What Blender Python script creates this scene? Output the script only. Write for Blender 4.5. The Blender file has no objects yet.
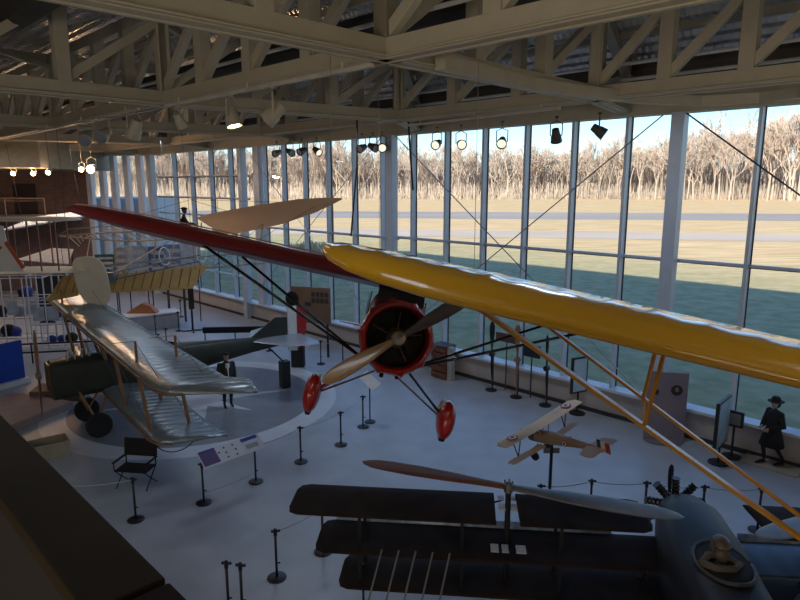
import bpy, bmesh, math, random
from math import sin, cos, pi, radians as rad, sqrt, atan2
from mathutils import Vector as V, Matrix, Euler
random.seed(7)
SC = bpy.context.scene
COL = SC.collection

# ------------------------------------------------------------------ camera, sky, sun, exposure
FPX, PITCH, EYE = 620.0, rad(10.5), 7.0
cam = bpy.data.cameras.new('camera'); cam_o = bpy.data.objects.new('camera', cam); COL.objects.link(cam_o)
cam.sensor_width = 36; cam.lens = FPX / 800 * 36; cam.clip_start = 0.05; cam.clip_end = 3000
cam_o.location = (0, 0, EYE); cam_o.rotation_euler = (pi / 2 - PITCH, 0, 0)
SC.camera = cam_o

SUN_EL, SUN_AZ = rad(21), rad(-14)          # sun stands behind the building, over the entrance side
world = bpy.data.worlds.new('sky'); SC.world = world; world.use_nodes = True
wn = world.node_tree; bg = wn.nodes['Background']
sky = wn.nodes.new('ShaderNodeTexSky'); sky.sky_type = 'NISHITA'; sky.sun_disc = False
sky.sun_elevation = SUN_EL; sky.sun_rotation = rad(225) + SUN_AZ; sky.air_density = 1.0; sky.dust_density = 0.25; sky.ozone_density = 2.0
wn.links.new(sky.outputs[0], bg.inputs[0]); mxs = wn.nodes.new('ShaderNodeMix'); mxs.data_type = 'RGBA'; mxs.blend_type = 'MULTIPLY'; mxs.inputs[0].default_value = 1; mxs.inputs[7].default_value = (.80, .95, 1.2, 1)
wn.links.new(sky.outputs[0], mxs.inputs[6]); wn.links.new(mxs.outputs[2], bg.inputs[0]); bg.inputs[1].default_value = 0.125
SUN_DIR = V((-sin(rad(45) + SUN_AZ) * cos(SUN_EL), -cos(rad(45) + SUN_AZ) * cos(SUN_EL), sin(SUN_EL)))
sl = bpy.data.lights.new('sun', 'SUN'); sl.energy = 5.6; sl.color = (1, .9, .76); sl.angle = rad(.6)
so = bpy.data.objects.new('sun', sl); COL.objects.link(so); so.rotation_euler = (-SUN_DIR).to_track_quat('-Z', 'Y').to_euler()
SC.view_settings.view_transform = 'Standard'; SC.view_settings.look = 'None'
SC.view_settings.exposure = 0.75; SC.view_settings.gamma = 1; SC.view_settings.use_curve_mapping = False
SC.cycles.use_denoising = True
SC.cycles.max_bounces = 10; SC.cycles.diffuse_bounces = 5; SC.cycles.transparent_max_bounces = 24
SC.cycles.caustics_reflective = False; SC.cycles.caustics_refractive = False
SC.cycles.sample_clamp_indirect = 6

# unseen fill lights added to brighten the hall, behind the viewer and overhead
def hall_fill(loc, aim, size, power, col):
    l = bpy.data.lights.new('hall_fill', 'AREA'); l.shape = 'DISK'; l.size = size; l.energy = power; l.color = col
    o = bpy.data.objects.new('hall_fill', l); COL.objects.link(o); o.location = loc; o.rotation_euler = (V(aim) - V(loc)).to_track_quat('-Z', 'Y').to_euler()
for x, y in ((-14, -6), (-7, -5), (2, -5.5), (11, -5)):
    hall_fill((x, y, 5.6), (x + 9, y + 11, 11), 3.0, 150, (1, .86, .66))
for x, y, e, c in ((-20, 14, 35, (1, .84, .70)), (-22, 30, 90, (1, .85, .74)), (-9, 9, 20, (.78, .86, 1)), (-2, 5, 20, (.78, .86, 1)), (6, 4, 20, (.78, .86, 1)), (-31, 34, 90, (1, .8, .66)),
                   (4, 14, 62, (.7, .82, 1)), (-3, 20, 62, (.7, .82, 1)), (-10, 26, 62, (.7, .82, 1)), (-16, 32, 60, (.75, .85, 1))):
    hall_fill((x, y, 8.75), (x + .2, y + .4, 0), 1.8, e, c)

# ------------------------------------------------------------------ helpers
def ray(u, v):
    a = (u - 400) / FPX; b = -(v - 300) / FPX
    return V((a, cos(PITCH) + b * sin(PITCH), -sin(PITCH) + b * cos(PITCH)))
def atz(u, v, z=0.0):
    d = ray(u, v); return V((0, 0, EYE)) + d * ((z - EYE) / d.z)
def aty(u, v, y):
    d = ray(u, v); return V((0, 0, EYE)) + d * (y / d.y)
def atwall(u, v, c=25.0):
    d = ray(u, v); return V((0, 0, EYE)) + d * (c / (d.x + d.y))

MATS = {}
def M(name, col, rough=.6, metal=0, var=.12, scale=3.0, bump=0.0, bscale=40, coat=0, emit=None, emit_s=0, stretch=None, spec=.5, trans=0, sheen=0):
    if name in MATS: return MATS[name]
    m = bpy.data.materials.new(name); m.use_nodes = True; nt = m.node_tree; b = nt.nodes['Principled BSDF']
    tc = nt.nodes.new('ShaderNodeTexCoord'); mp = nt.nodes.new('ShaderNodeMapping'); nt.links.new(tc.outputs['Object'], mp.inputs[0])
    if stretch: mp.inputs['Scale'].default_value = stretch
    nz = nt.nodes.new('ShaderNodeTexNoise'); nz.inputs['Scale'].default_value = scale; nz.inputs['Detail'].default_value = 5
    nt.links.new(mp.outputs[0], nz.inputs[0])
    cr = nt.nodes.new('ShaderNodeValToRGB')
    cr.color_ramp.elements[0].position = .3; cr.color_ramp.elements[1].position = .7
    cr.color_ramp.elements[0].color = tuple(c * (1 - var) for c in col) + (1,)
    cr.color_ramp.elements[1].color = tuple(min(1, c * (1 + var)) for c in col) + (1,)
    nt.links.new(nz.outputs[0], cr.inputs[0]); nt.links.new(cr.outputs[0], b.inputs['Base Color'])
    b.inputs['Roughness'].default_value = rough; b.inputs['Metallic'].default_value = metal
    b.inputs['Specular IOR Level'].default_value = spec
    b.inputs['Coat Weight'].default_value = coat; b.inputs['Coat Roughness'].default_value = .12
    if trans: b.inputs['Transmission Weight'].default_value = trans
    if bump:
        n2 = nt.nodes.new('ShaderNodeTexNoise'); n2.inputs['Scale'].default_value = bscale; nt.links.new(mp.outputs[0], n2.inputs[0])
        bp = nt.nodes.new('ShaderNodeBump'); bp.inputs['Strength'].default_value = bump; bp.inputs['Distance'].default_value = .02
        nt.links.new(n2.outputs[0], bp.inputs['Height']); nt.links.new(bp.outputs[0], b.inputs['Normal'])
    if emit: b.inputs['Emission Color'].default_value = tuple(emit) + (1,); b.inputs['Emission Strength'].default_value = emit_s
    MATS[name] = m; return m

class MB:
    def __init__(s): s.bm = bmesh.new()
    def quad(s, *ps, flip=False):
        vs = [s.bm.verts.new(V(p)) for p in ps]
        if flip: vs.reverse()
        s.bm.faces.new(vs); return s
    def box(s, c, d, R=None):
        c = V(c); R = R or Matrix.Identity(3); v = []
        for i in (-.5, .5):
            for j in (-.5, .5):
                for k in (-.5, .5): v.append(s.bm.verts.new(c + R @ V((d[0] * i, d[1] * j, d[2] * k))))
        for f in ((0, 1, 3, 2), (4, 6, 7, 5), (0, 4, 5, 1), (2, 3, 7, 6), (0, 2, 6, 4), (1, 5, 7, 3)):
            s.bm.faces.new([v[i] for i in f])
        return s
    def bar(s, a, b, w, h, up=(0, 0, 1)):
        a, b = V(a), V(b); y = (b - a); L = y.length; y.normalize(); up = V(up)
        x = y.cross(up)
        if x.length < 1e-3: x = y.cross(V((1, 0, 0)))
        x.normalize(); z = x.cross(y)
        return s.box((a + b) / 2, (w, L, h), Matrix((x, y, z)).transposed())
    def tube(s, pts, r, n=8, cap=True):
        pts = [V(p) for p in pts]; rs = r if isinstance(r, (list, tuple)) else [r] * len(pts)
        rings = []; ref = None
        for i, p in enumerate(pts):
            t = (pts[min(i + 1, len(pts) - 1)] - pts[max(i - 1, 0)])
            if t.length < 1e-9: t = V((0, 0, 1))
            t.normalize()
            if ref is None: ref = V((0, 0, 1)) if abs(t.z) < .9 else V((1, 0, 0))
            x = t.cross(ref)
            if x.length < 1e-4: x = t.cross(V((.3, 1, .2)))
            x.normalize(); y = t.cross(x); ref = ref if True else y
            rings.append([s.bm.verts.new(p + x * rs[i] * cos(2 * pi * k / n) + y * rs[i] * sin(2 * pi * k / n)) for k in range(n)])
        s._skin(rings, cap, True); return s
    def _skin(s, rings, cap=True, closed=True):
        for a, b in zip(rings[:-1], rings[1:]):
            n = len(a)
            for k in range(n if closed else n - 1):
                try: s.bm.faces.new((a[k], a[(k + 1) % n], b[(k + 1) % n], b[k]))
                except ValueError: pass
        if cap:
            for r in (rings[0], rings[-1]):
                try: s.bm.faces.new(r)
                except ValueError: pass
    def rings(s, rs, cap=True, closed=True):
        s._skin([[s.bm.verts.new(V(p)) for p in r] for r in rs], cap, closed); return s
    def lathe(s, prof, axis='z', c=(0, 0, 0), n=24, cap=True, lobes=0, lobe_amp=0):
        c = V(c); rs = []
        for h, r in prof:
            ring = []
            for k in range(n):
                a = 2 * pi * k / n; rr = r * (1 + lobe_amp * max(0, cos(lobes * a)) ** 3) if lobes else r
                x, y = rr * cos(a), rr * sin(a)
                ring.append(c + (V((x, y, h)) if axis == 'z' else V((x, h, y)) if axis == 'y' else V((h, x, y))))
            rs.append(ring)
        return s.rings(rs, cap)
    def ell(s, c, r, n=14, m=9, R=None):
        c = V(c); R = R or Matrix.Identity(3); rs = []
        for i in range(m + 1):
            t = pi * (i + .02) / (m + .04)
            rs.append([c + R @ V((r[0] * sin(t) * cos(2 * pi * k / n), r[1] * sin(t) * sin(2 * pi * k / n), r[2] * cos(t))) for k in range(n)])
        return s.rings(rs)
    def build(s, name, mat, parent=None, smooth=False, bevel=0, sub=0, label=None, auto=False):
        bmesh.ops.recalc_face_normals(s.bm, faces=s.bm.faces[:])
        me = bpy.data.meshes.new(name); s.bm.to_mesh(me); s.bm.free()
        if mat: me.materials.append(mat)
        if smooth:
            for p in me.polygons: p.use_smooth = True
            if auto: me.set_sharp_from_angle(angle=rad(40))
        o = bpy.data.objects.new(name, me); COL.objects.link(o)
        if parent: o.parent = parent
        if bevel:
            md = o.modifiers.new('bevel', 'BEVEL'); md.width = bevel; md.segments = 2; md.limit_method = 'ANGLE'
        if sub:
            md = o.modifiers.new('sub', 'SUBSURF'); md.levels = sub; md.render_levels = sub
        if label: o['label'] = label
        return o

def tag(o, label=None, cat=None, group=None, kind=None):
    if label: o['label'] = label
    if cat: o['category'] = cat
    if group: o['group'] = group
    if kind: o['kind'] = kind
    return o
def thing(name, label, cat, loc=(0, 0, 0), rot=(0, 0, 0), group=None):
    o = bpy.data.objects.new(name, None); COL.objects.link(o); o.empty_display_size = .1
    o.location = loc; o.rotation_euler = rot
    return tag(o, label, cat, group)
def tree_copy(o, parent=None):
    c = o.copy(); COL.objects.link(c)
    if parent: c.parent = parent
    for ch in o.children: tree_copy(ch, c)
    return c
def struct(name, mb, mat, **k):
    return tag(mb.build(name, mat, **k), kind='structure')

AF = [(1, .0), (.9, .018), (.7, .05), (.5, .078), (.3, .092), (.15, .082), (.06, .055), (.02, .03), (0, 0), (.02, -.014), (.06, -.02), (.15, -.02), (.3, -.014), (.5, -.008), (.7, -.004), (.9, -.002)]
def wing(mb, stations, thick=1.0, ribs=0, sag=.0, le_scallop=0):
    """stations: (x, y of leading edge, chord, z); chord runs towards -y. ribs: rib pitch in x, sag between ribs."""
    xs = []
    x0, x1 = stations[0][0], stations[-1][0]
    n = max(2, int(abs(x1 - x0) / (ribs / 4))) if ribs else 2
    grid = sorted(set([round(s[0], 4) for s in stations] + ([round(x0 + (x1 - x0) * i / n, 4) for i in range(n + 1)] if ribs else [])), reverse=x1 < x0)
    rs = []
    for x in grid:
        for a, b in zip(stations[:-1], stations[1:]):
            if min(a[0], b[0]) - 1e-5 <= x <= max(a[0], b[0]) + 1e-5:
                t = (x - a[0]) / (b[0] - a[0]); q = [a[i] * (1 - t) + b[i] * t for i in range(4)]; break
        sg = 0
        if ribs: sg = abs(sin(pi * (x - x0) / ribs)) ** .7
        ring = []
        for c, h in AF:
            hh = h * thick * q[2]
            w = min(1, max(0, (c - .12) * 3))
            hh -= (sag * sg * w * (1 if h > .005 else -0.3))
            cc = c - (le_scallop * sg if c > .95 else 0)
            ring.append(V((x, q[1] - cc * q[2], q[3] + hh)))
        rs.append(ring)
    mb.rings(rs); return mb

# ------------------------------------------------------------------ materials
WHITE_STEEL = M('truss paint', (.52, .47, .37), .55, var=.05)
DUCT = M('galvanised duct', (.42, .42, .42), .35, .7, var=.15)
MULL = M('mullion aluminium', (.55, .60, .68), .4, .1, var=.04)
MULLD = M('mullion gasket', (.03, .03, .035), .6)
FLOORM = M('floor vinyl', (.42, .445, .49), .38, var=.10, scale=1.1)
SILL = M('window sill', (.62, .66, .74), .4, var=.04)
LOWWALL = M('low wall paint', (.46, .42, .40), .7, var=.05)
BLACK = M('black metal', (.012, .012, .014), .45)
BLACKC = M('black cloth', (.012, .011, .013), .9, bump=.3)
RED = M('red enamel', (.42, .012, .010), .28, coat=.6, var=.1)
WHITEP = M('white enamel', (.75, .74, .72), .35, coat=.3, var=.04)
YEL = M('yellow dope', (.86, .42, .015), .2, coat=.8, var=.04, scale=1.2)
YELS = M('yellow strut paint', (.66, .30, .015), .35, coat=.4, var=.08)
WOOD = M('propeller wood', (.36, .19, .07), .3, coat=.6, var=.4, scale=4, stretch=(1, 12, 12))
WOODB = M('brown propeller wood', (.20, .075, .028), .55, coat=.0, spec=.2, var=.3, scale=2, stretch=(.6, 8, 8))
SPRUCE = M('varnished spruce', (.27, .135, .06), .4, coat=.3, var=.25, scale=3)
STEEL = M('bare steel', (.4, .38, .36), .3, .9, var=.1)
WIRE = M('steel wire', (.05, .05, .055), .5, .5)
RUBBER = M('tyre rubber', (.012, .012, .012), .8)
TAN = M('unbleached linen', (.72, .50, .30), .7, var=.07, scale=2)
GOLD = M('golden doped linen', (.52, .34, .12), .5, var=.12, scale=2)
CREAM = M('cream linen', (.80, .74, .60), .6, var=.05)
OLIVE = M('olive drab', (.030, .032, .022), .45, var=.2)
SILVG = M('silver green dope', (.27, .31, .33), .30, .5, var=.16, scale=1.5)
SILV = M('silver dope', (.42, .45, .5), .35, .3, var=.08)
NAVY = M('dark blue fuselage cloth', (.017, .018, .025), .5, spec=.25, var=.15)
DARKW = M('dark doped wing cloth', (.028, .018, .013), .75, spec=.12, var=.3, scale=2)
SLATE = M('slate blue wing cloth', (.05, .065, .11), .35, var=.15)
PAPER = M('exhibit board print', (.60, .62, .66), .5, var=.05)
BLUEP = M('exhibit blue print', (.03, .05, .28), .5)
SKIN = M('wax skin', (.48, .28, .2), .5, var=.05)
LEATHER = M('brown leather', (.07, .04, .025), .5, var=.25, scale=12, bump=.2)

def brick_mat():
    m = bpy.data.materials.new('brown brick'); m.use_nodes = True; nt = m.node_tree; b = nt.nodes['Principled BSDF']
    tc = nt.nodes.new('ShaderNodeTexCoord'); mp = nt.nodes.new('ShaderNodeMapping'); mp.inputs['Rotation'].default_value = (pi / 2, 0, 0)
    br = nt.nodes.new('ShaderNodeTexBrick'); br.inputs['Scale'].default_value = 1.6
    br.inputs['Color1'].default_value = (.22, .14, .13, 1); br.inputs['Color2'].default_value = (.17, .11, .10, 1); br.inputs['Mortar'].default_value = (.22, .18, .17, 1)
    br.inputs['Mortar Size'].default_value = .012
    nt.links.new(tc.outputs['Object'], mp.inputs[0]); nt.links.new(mp.outputs[0], br.inputs[0]); nt.links.new(br.outputs[0], b.inputs['Base Color']); b.inputs['Roughness'].default_value = .85
    return m
BRICK = brick_mat()

def deck_mat():
    m = bpy.data.materials.new('corrugated roof deck'); m.use_nodes = True; nt = m.node_tree; b = nt.nodes['Principled BSDF']
    tc = nt.nodes.new('ShaderNodeTexCoord'); mp = nt.nodes.new('ShaderNodeMapping'); mp.inputs['Rotation'].default_value = (0, 0, rad(45))
    wv = nt.nodes.new('ShaderNodeTexWave'); wv.wave_type = 'BANDS'; wv.bands_direction = 'X'; wv.inputs['Scale'].default_value = 1.6; wv.inputs['Distortion'].default_value = .3
    nz = nt.nodes.new('ShaderNodeTexNoise'); nz.inputs['Scale'].default_value = 1.5; nz.inputs['Detail'].default_value = 4
    ad = nt.nodes.new('ShaderNodeMath'); ad.operation = 'MULTIPLY_ADD'; ad.inputs[1].default_value = .8
    bp = nt.nodes.new('ShaderNodeBump'); bp.inputs['Strength'].default_value = .6; bp.inputs['Distance'].default_value = .04
    nt.links.new(tc.outputs['Object'], mp.inputs[0]); nt.links.new(mp.outputs[0], wv.inputs[0]); nt.links.new(mp.outputs[0], nz.inputs[0])
    nt.links.new(nz.outputs[0], ad.inputs[0]); nt.links.new(wv.outputs[0], ad.inputs[2])
    nt.links.new(ad.outputs[0], bp.inputs['Height']); nt.links.new(bp.outputs[0], b.inputs['Normal'])
    b.inputs['Base Color'].default_value = (.78, .78, .76, 1); b.inputs['Metallic'].default_value = .6; b.inputs['Roughness'].default_value = .24
    return m
DECK = deck_mat()

def glass_mat():
    m = bpy.data.materials.new('window glass'); m.use_nodes = True; nt = m.node_tree; nt.nodes.clear()
    out = nt.nodes.new('ShaderNodeOutputMaterial'); mx = nt.nodes.new('ShaderNodeMixShader'); tr = nt.nodes.new('ShaderNodeBsdfTransparent')
    gl = nt.nodes.new('ShaderNodeBsdfGlossy'); gl.inputs['Roughness'].default_value = .02; lw = nt.nodes.new('ShaderNodeLayerWeight'); lw.inputs[0].default_value = .5
    pw = nt.nodes.new('ShaderNodeMath'); pw.operation = 'POWER'; pw.inputs[1].default_value = 4.5; nt.links.new(lw.outputs['Facing'], pw.inputs[0])
    ml = nt.nodes.new('ShaderNodeMath'); ml.operation = 'MULTIPLY_ADD'; ml.inputs[1].default_value = .5; ml.inputs[2].default_value = .012; nt.links.new(pw.outputs[0], ml.inputs[0])
    nz = nt.nodes.new('ShaderNodeTexNoise'); nz.inputs['Scale'].default_value = .8; cr = nt.nodes.new('ShaderNodeValToRGB')
    cr.color_ramp.elements[0].color = (.90, .95, .94, 1); cr.color_ramp.elements[1].color = (.94, .97, .97, 1)
    nt.links.new(nz.outputs[0], cr.inputs[0]); nt.links.new(cr.outputs[0], tr.inputs[0])
    nt.links.new(ml.outputs[0], mx.inputs[0]); nt.links.new(tr.outputs[0], mx.inputs[1]); nt.links.new(gl.outputs[0], mx.inputs[2]); nt.links.new(mx.outputs[0], out.inputs[0])
    return m
GLASS = glass_mat()

def ground_mat():
    m = bpy.data.materials.new('airfield grass'); m.use_nodes = True; nt = m.node_tree; b = nt.nodes['Principled BSDF']
    tc = nt.nodes.new('ShaderNodeTexCoord')
    mp = nt.nodes.new('ShaderNodeMapping'); mp.inputs['Rotation'].default_value = (0, 0, rad(8)); mp.inputs['Scale'].default_value = (.25, 2.2, 1)
    n1 = nt.nodes.new('ShaderNodeTexNoise'); n1.inputs['Scale'].default_value = .45; n1.inputs['Detail'].default_value = 12; n1.inputs['Roughness'].default_value = .65
    nt.links.new(tc.outputs['Object'], mp.inputs[0]); nt.links.new(mp.outputs[0], n1.inputs[0])
    cr = nt.nodes.new('ShaderNodeValToRGB'); e = cr.color_ramp.elements
    e[0].position = .36; e[0].color = (.62, .43, .22, 1); e[1].position = .62; e[1].color = (.95, .67, .39, 1)
    nt.links.new(n1.outputs[0], cr.inputs[0])
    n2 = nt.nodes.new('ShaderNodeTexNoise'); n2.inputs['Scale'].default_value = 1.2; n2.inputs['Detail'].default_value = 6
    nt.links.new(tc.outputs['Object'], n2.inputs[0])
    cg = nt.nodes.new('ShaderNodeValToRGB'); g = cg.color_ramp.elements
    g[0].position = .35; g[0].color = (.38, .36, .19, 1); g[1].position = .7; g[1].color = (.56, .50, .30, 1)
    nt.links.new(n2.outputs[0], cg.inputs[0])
    # greener, darker grass near the museum, paler tan further out: soft border
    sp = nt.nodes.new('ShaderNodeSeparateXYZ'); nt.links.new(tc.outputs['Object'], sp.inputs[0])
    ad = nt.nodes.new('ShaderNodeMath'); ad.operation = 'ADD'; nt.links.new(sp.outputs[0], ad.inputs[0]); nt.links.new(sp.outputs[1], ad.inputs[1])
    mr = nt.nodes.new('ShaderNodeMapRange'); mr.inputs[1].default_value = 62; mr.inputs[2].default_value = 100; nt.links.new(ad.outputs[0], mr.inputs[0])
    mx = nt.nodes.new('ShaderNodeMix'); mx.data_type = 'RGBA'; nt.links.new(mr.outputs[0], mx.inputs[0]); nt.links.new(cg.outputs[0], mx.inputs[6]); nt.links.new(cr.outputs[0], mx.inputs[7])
    nt.links.new(mx.outputs[2], b.inputs['Base Color']); b.inputs['Roughness'].default_value = .95; b.inputs['Specular IOR Level'].default_value = .1
    return m

# ------------------------------------------------------------------ outdoors
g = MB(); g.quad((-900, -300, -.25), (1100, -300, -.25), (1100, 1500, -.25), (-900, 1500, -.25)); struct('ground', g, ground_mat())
ASPH = M('runway asphalt', (.42, .36, .33), .9, var=.12, scale=.05, stretch=(.2, 1, 1))
DRY = M('worn taxi strip', (.66, .52, .42), .95, var=.1, scale=.05)
def strip(v0, v1, w, mat, name):
    a, b = atz(-100, v0, -.22), atz(900, v1, -.22); d = (b - a).normalized(); n = V((-d.y, d.x, 0))
    a -= d * 300; b += d * 300
    struct(name, MB().quad(a - n * w / 2, b - n * w / 2, b + n * w / 2, a + n * w / 2), mat)
strip(211.5, 217.5, 34, ASPH, 'path')
strip(226, 239, 13, DRY, 'path')

def bare_tree_mesh(seed, H, name, spread=.5, depth=5, mat=None):
    rnd = random.Random(seed); mb = MB()
    def seg(a, b, r0, r1):
        mb.tube([a, b], [r0, r1], 3, False)
    def grow(p, d, L, r, k):
        q = p + d * L; seg(p, q, r, r * .7)
        if k == 0: return
        n = 3 if k > 1 else 4
        for i in range(n):
            t = .45 + .55 * (i + 1) / n
            ax = V((rnd.uniform(-1, 1), rnd.uniform(-1, 1), rnd.uniform(-.2, .9)))
            nd = (d + ax.normalized() * rnd.uniform(.45, .9) * spread * 2); nd.normalize()
            grow(p + d * L * t, nd, L * rnd.uniform(.58, .78), max(r * .55, .05), k - 1)
    grow(V((0, 0, 0)), V((rnd.uniform(-.05, .05), rnd.uniform(-.05, .05), 1)).normalized(), H * .36, H * .014, depth)
    bmesh.ops.recalc_face_normals(mb.bm, faces=mb.bm.faces[:])
    me = bpy.data.meshes.new(name); mb.bm.to_mesh(me); mb.bm.free(); me.materials.append(mat); return me
BARKS = [M('pale bark', (.45, .35, .29), .9, var=.2, scale=.2), M('grey bark', (.47, .38, .32), .9, var=.2, scale=.2), M('reddish twigs', (.44, .33, .27), .9, var=.2, scale=.2)]
tmesh = [bare_tree_mesh(s, 20, 'bare_tree', .42 + .05 * (s % 3), 5, BARKS[s % 3]) for s in range(6)]
kinds = ['pale leafless tree in the wood across the airfield', 'grey leafless tree in the wood across the airfield', 'reddish leafless tree in the wood across the airfield']
NT = 270
for i in range(NT):
    u = -20 + 850 * (i + random.random()) / NT
    y = random.uniform(330, 380) - (u > 600) * (u - 600) * .25
    x = (u - 400) / FPX * (y + 1.3)
    s = random.uniform(.85, 1.25) * (1.0 + max(0, (u - 600) / 200) * .5) * 1.3
    o = bpy.data.objects.new('bare_tree', tmesh[i % 6]); COL.objects.link(o)
    o.location = (x, y, -.3); o.rotation_euler = (0, 0, random.uniform(0, 6.3)); o.scale = (s, s, s * random.uniform(.95, 1.15))
    tag(o, kinds[i % 3], 'tree', ['pale', 'grey', 'reddish'][i % 3] + ' leafless trees along the far edge of the airfield')
def thicket():
    mb = MB(); rnd = random.Random(3)
    for i in range(12000):
        x = rnd.uniform(-330, 330); y = rnd.uniform(366, 383); h = rnd.uniform(12, 27) * (1 + max(0, (x - 100) / 230) * .25)
        a = V((x, y, -.3)); lean = V((rnd.uniform(-4.5, 4.5), rnd.uniform(-2, 2), 0))
        z0 = rnd.uniform(0, .75) * h
        mb.tube([a + V((0, 0, z0)) + lean * z0 / h, a + lean + V((0, 0, h))], [rnd.uniform(.07, .2), .04], 3, False)
    return mb
def brush():
    mb = MB(); rnd = random.Random(11)
    for i in range(9000):
        x = rnd.uniform(-300, 300); y = rnd.uniform(322, 366) - max(0, x - 90) * .12; h = rnd.uniform(2, 9) * (1.5 if rnd.random() < .15 else 1)
        a = V((x, y, -.3)); l1 = V((rnd.uniform(-1.5, 1.5), rnd.uniform(-1, 1), 0))
        mb.tube([a, a + l1 + V((0, 0, h))], [rnd.uniform(.07, .17), .05], 3, False)
    return mb
tag(brush().build('undergrowth', M('pale saplings', (.44, .35, .28), .9, var=.35, scale=.2)), 'pale leafless undergrowth along the foot of the wood', 'undergrowth', kind='stuff')
tag(thicket().build('thicket', BARKS[1]), 'dense leafless brush and saplings filling the wood behind the field', 'woodland', kind='stuff')
mb = MB()
rs = []
for i in range(90):
    x = -420 + 840 * i / 89; h = 19 + 2.0 * sin(i * 1.7) + 1.5 * sin(i * .63) + max(0, (x - 90) / 200) * 7
    rs.append([V((x, 384, -.3)), V((x, 385, h * .5)), V((x, 389, h * .8)), V((x, 470, h * .8)), V((x, 480, -.3))])
tag(mb.rings(rs, False, False).build('hills', M('distant woodland', (.50, .40, .33), 1, var=.35, scale=.5, stretch=(4, 1, .6))), kind='structure')
# dry weeds by the lawn
wm = M('dry weeds', (.60, .46, .28), .9)
def weed(seed):
    mb = MB(); r = random.Random(seed)
    for i in range(260):
        a = r.uniform(0, 6.3); q = r.uniform(0, 1.4); p = V((q * cos(a), q * sin(a), 0)); h = r.uniform(.5, 1.5)
        mb.tube([p, p + V((r.uniform(-.5, .5), r.uniform(-.5, .5), h))], [.02, .035], 3, False)
    return mb
for k, (u, v, s, lb) in enumerate([(305, 262, 1.3, 'tall dry tan weeds on the lawn outside, the larger clump'), (322, 258, 1.1, 'shorter clump of dry tan weeds on the lawn edge'), (292, 258, .9, 'small dry tan weed clump on the lawn, nearest the columns')]):
    o = weed(k).build('dry_weeds', wm); o.location = atz(u, v, -.25); o.scale = (s,) * 3; tag(o, lb, 'plant', kind='thing')

# ------------------------------------------------------------------ building shell
ZC, ZT = 8.9, 9.45          # glass head, top of the head beam
SW = .5 ** .5
def wp(s, off=0.0, z=0.0):  # point on the glass line x+y=25, s along (x-y)/sqrt2, off>0 inside
    c = 25 - off * sqrt(2); a = s * sqrt(2)
    return V(((c + a) / 2, (c - a) / 2, z))
S_END = -39.6
flo = [wp(14, 0), wp(S_END, 0), V((-19.5, 41.3, 0)), V((-42, 41.3, 0)), V((-42, -9, 0)), V((wp(14).x, -9, 0))]
def poly(name, pts, z, mat, th=.2):
    m = MB(); lo = [V((p.x, p.y, z - th)) for p in pts]; hi = [V((p.x, p.y, z)) for p in pts]; m.rings([lo, hi]); return struct(name, m, mat)
poly('floor', flo, 0, FLOORM)
poly('ceiling', flo, 12.1, M('roof build up', (.2, .2, .2), .8), .2)
def deckz(sm): return 11.6 if sm < 19.5 else 11.6 - (sm - 19.5) * .235
dk = MB(); rows = []; sm = -60.0; per = .42 * sqrt(2) / 1.0
while sm < 25.0:
    for f_, h_ in ((0, 0), (.18, .09), (.5, .09), (.68, 0)):
        s1 = sm + per * f_
        if s1 < 25.0: rows.append([V(((s1 + d_) / 2, (s1 - d_) / 2, deckz(s1) + h_)) for d_ in (28 if s1 > 0 else 20, -5, -30, -62)])
    sm += per if sm > -8 else per * 4
dk.rings(rows, False, False); struct('ceiling', dk, DECK)
def wallbox(name, a, b, z0, z1, mat, t=.25):
    a, b = V(a), V(b); m = MB(); m.bar((a.x, a.y, (z0 + z1) / 2), (b.x, b.y, (z0 + z1) / 2), t, z1 - z0); return struct(name, m, mat)
PLAST = M('painted wall', (.30, .27, .24), .8, var=.05)
wallbox('wall_back', (-42, -9.1), (23, -9.1), 0, 11.9, PLAST)
wallbox('wall_left', (-42.1, -9), (-42.1, 41.4), 0, 11.9, PLAST)
wallbox('wall_right', (wp(14).x, -9), (wp(14).x, wp(14).y), 0, 11.9, PLAST)
wallbox('wall_far', (-42, 41.4), (-20.2, 41.4), 0, 11.9, BRICK)
# low wall + ledge under the glass
a, b = wp(14, .15), wp(S_END, .15)
wallbox('wall_window_base', a, b, 0, .82, LOWWALL, .3)
m = MB(); m.bar(wp(14, .22, .86), wp(S_END, .22, .86), .5, .08); struct('window_sill', m, SILL)
m = MB(); m.bar(wp(14, .32, .06), wp(S_END, .32, .06), .06, .12); struct('baseboard_window', m, M('dark base', (.04, .035, .035), .6))
# head beam and upstand above the glass
m = MB(); m.bar(wp(14, .12, (ZC + ZT) / 2), wp(S_END, .12, (ZC + ZT) / 2), .5, ZT - ZC); struct('beam', m, WHITE_STEEL)
m = MB(); m.bar(wp(14, .0, 10.0), wp(S_END, .0, 10.0), .2, 1.1); struct('wall_above_glass', m, M('dark upper wall', (.10, .085, .075), .7, var=.25, scale=1.2, stretch=(.15, .15, 14)))

def column(s, off, w, name='column', z1=ZC):
    m = MB(); p = wp(s, off); R = Matrix.Rotation(rad(-45), 3, 'Z')
    m.box((p.x, p.y, z1 / 2), (w, w, z1), R); return struct(name, m, MULL, bevel=.01)
COLS = [-6.98 + 10.9, -6.78, -17.72, -28.75, -39.5]
for s in COLS: column(s, .42, .34)
m = MB(); m.bar((-15.0, 40.4, 10.65), (-21, 41.3, 10.65), .3, 3.6); struct('wall_above_glass', m, WHITE_STEEL)
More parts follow.
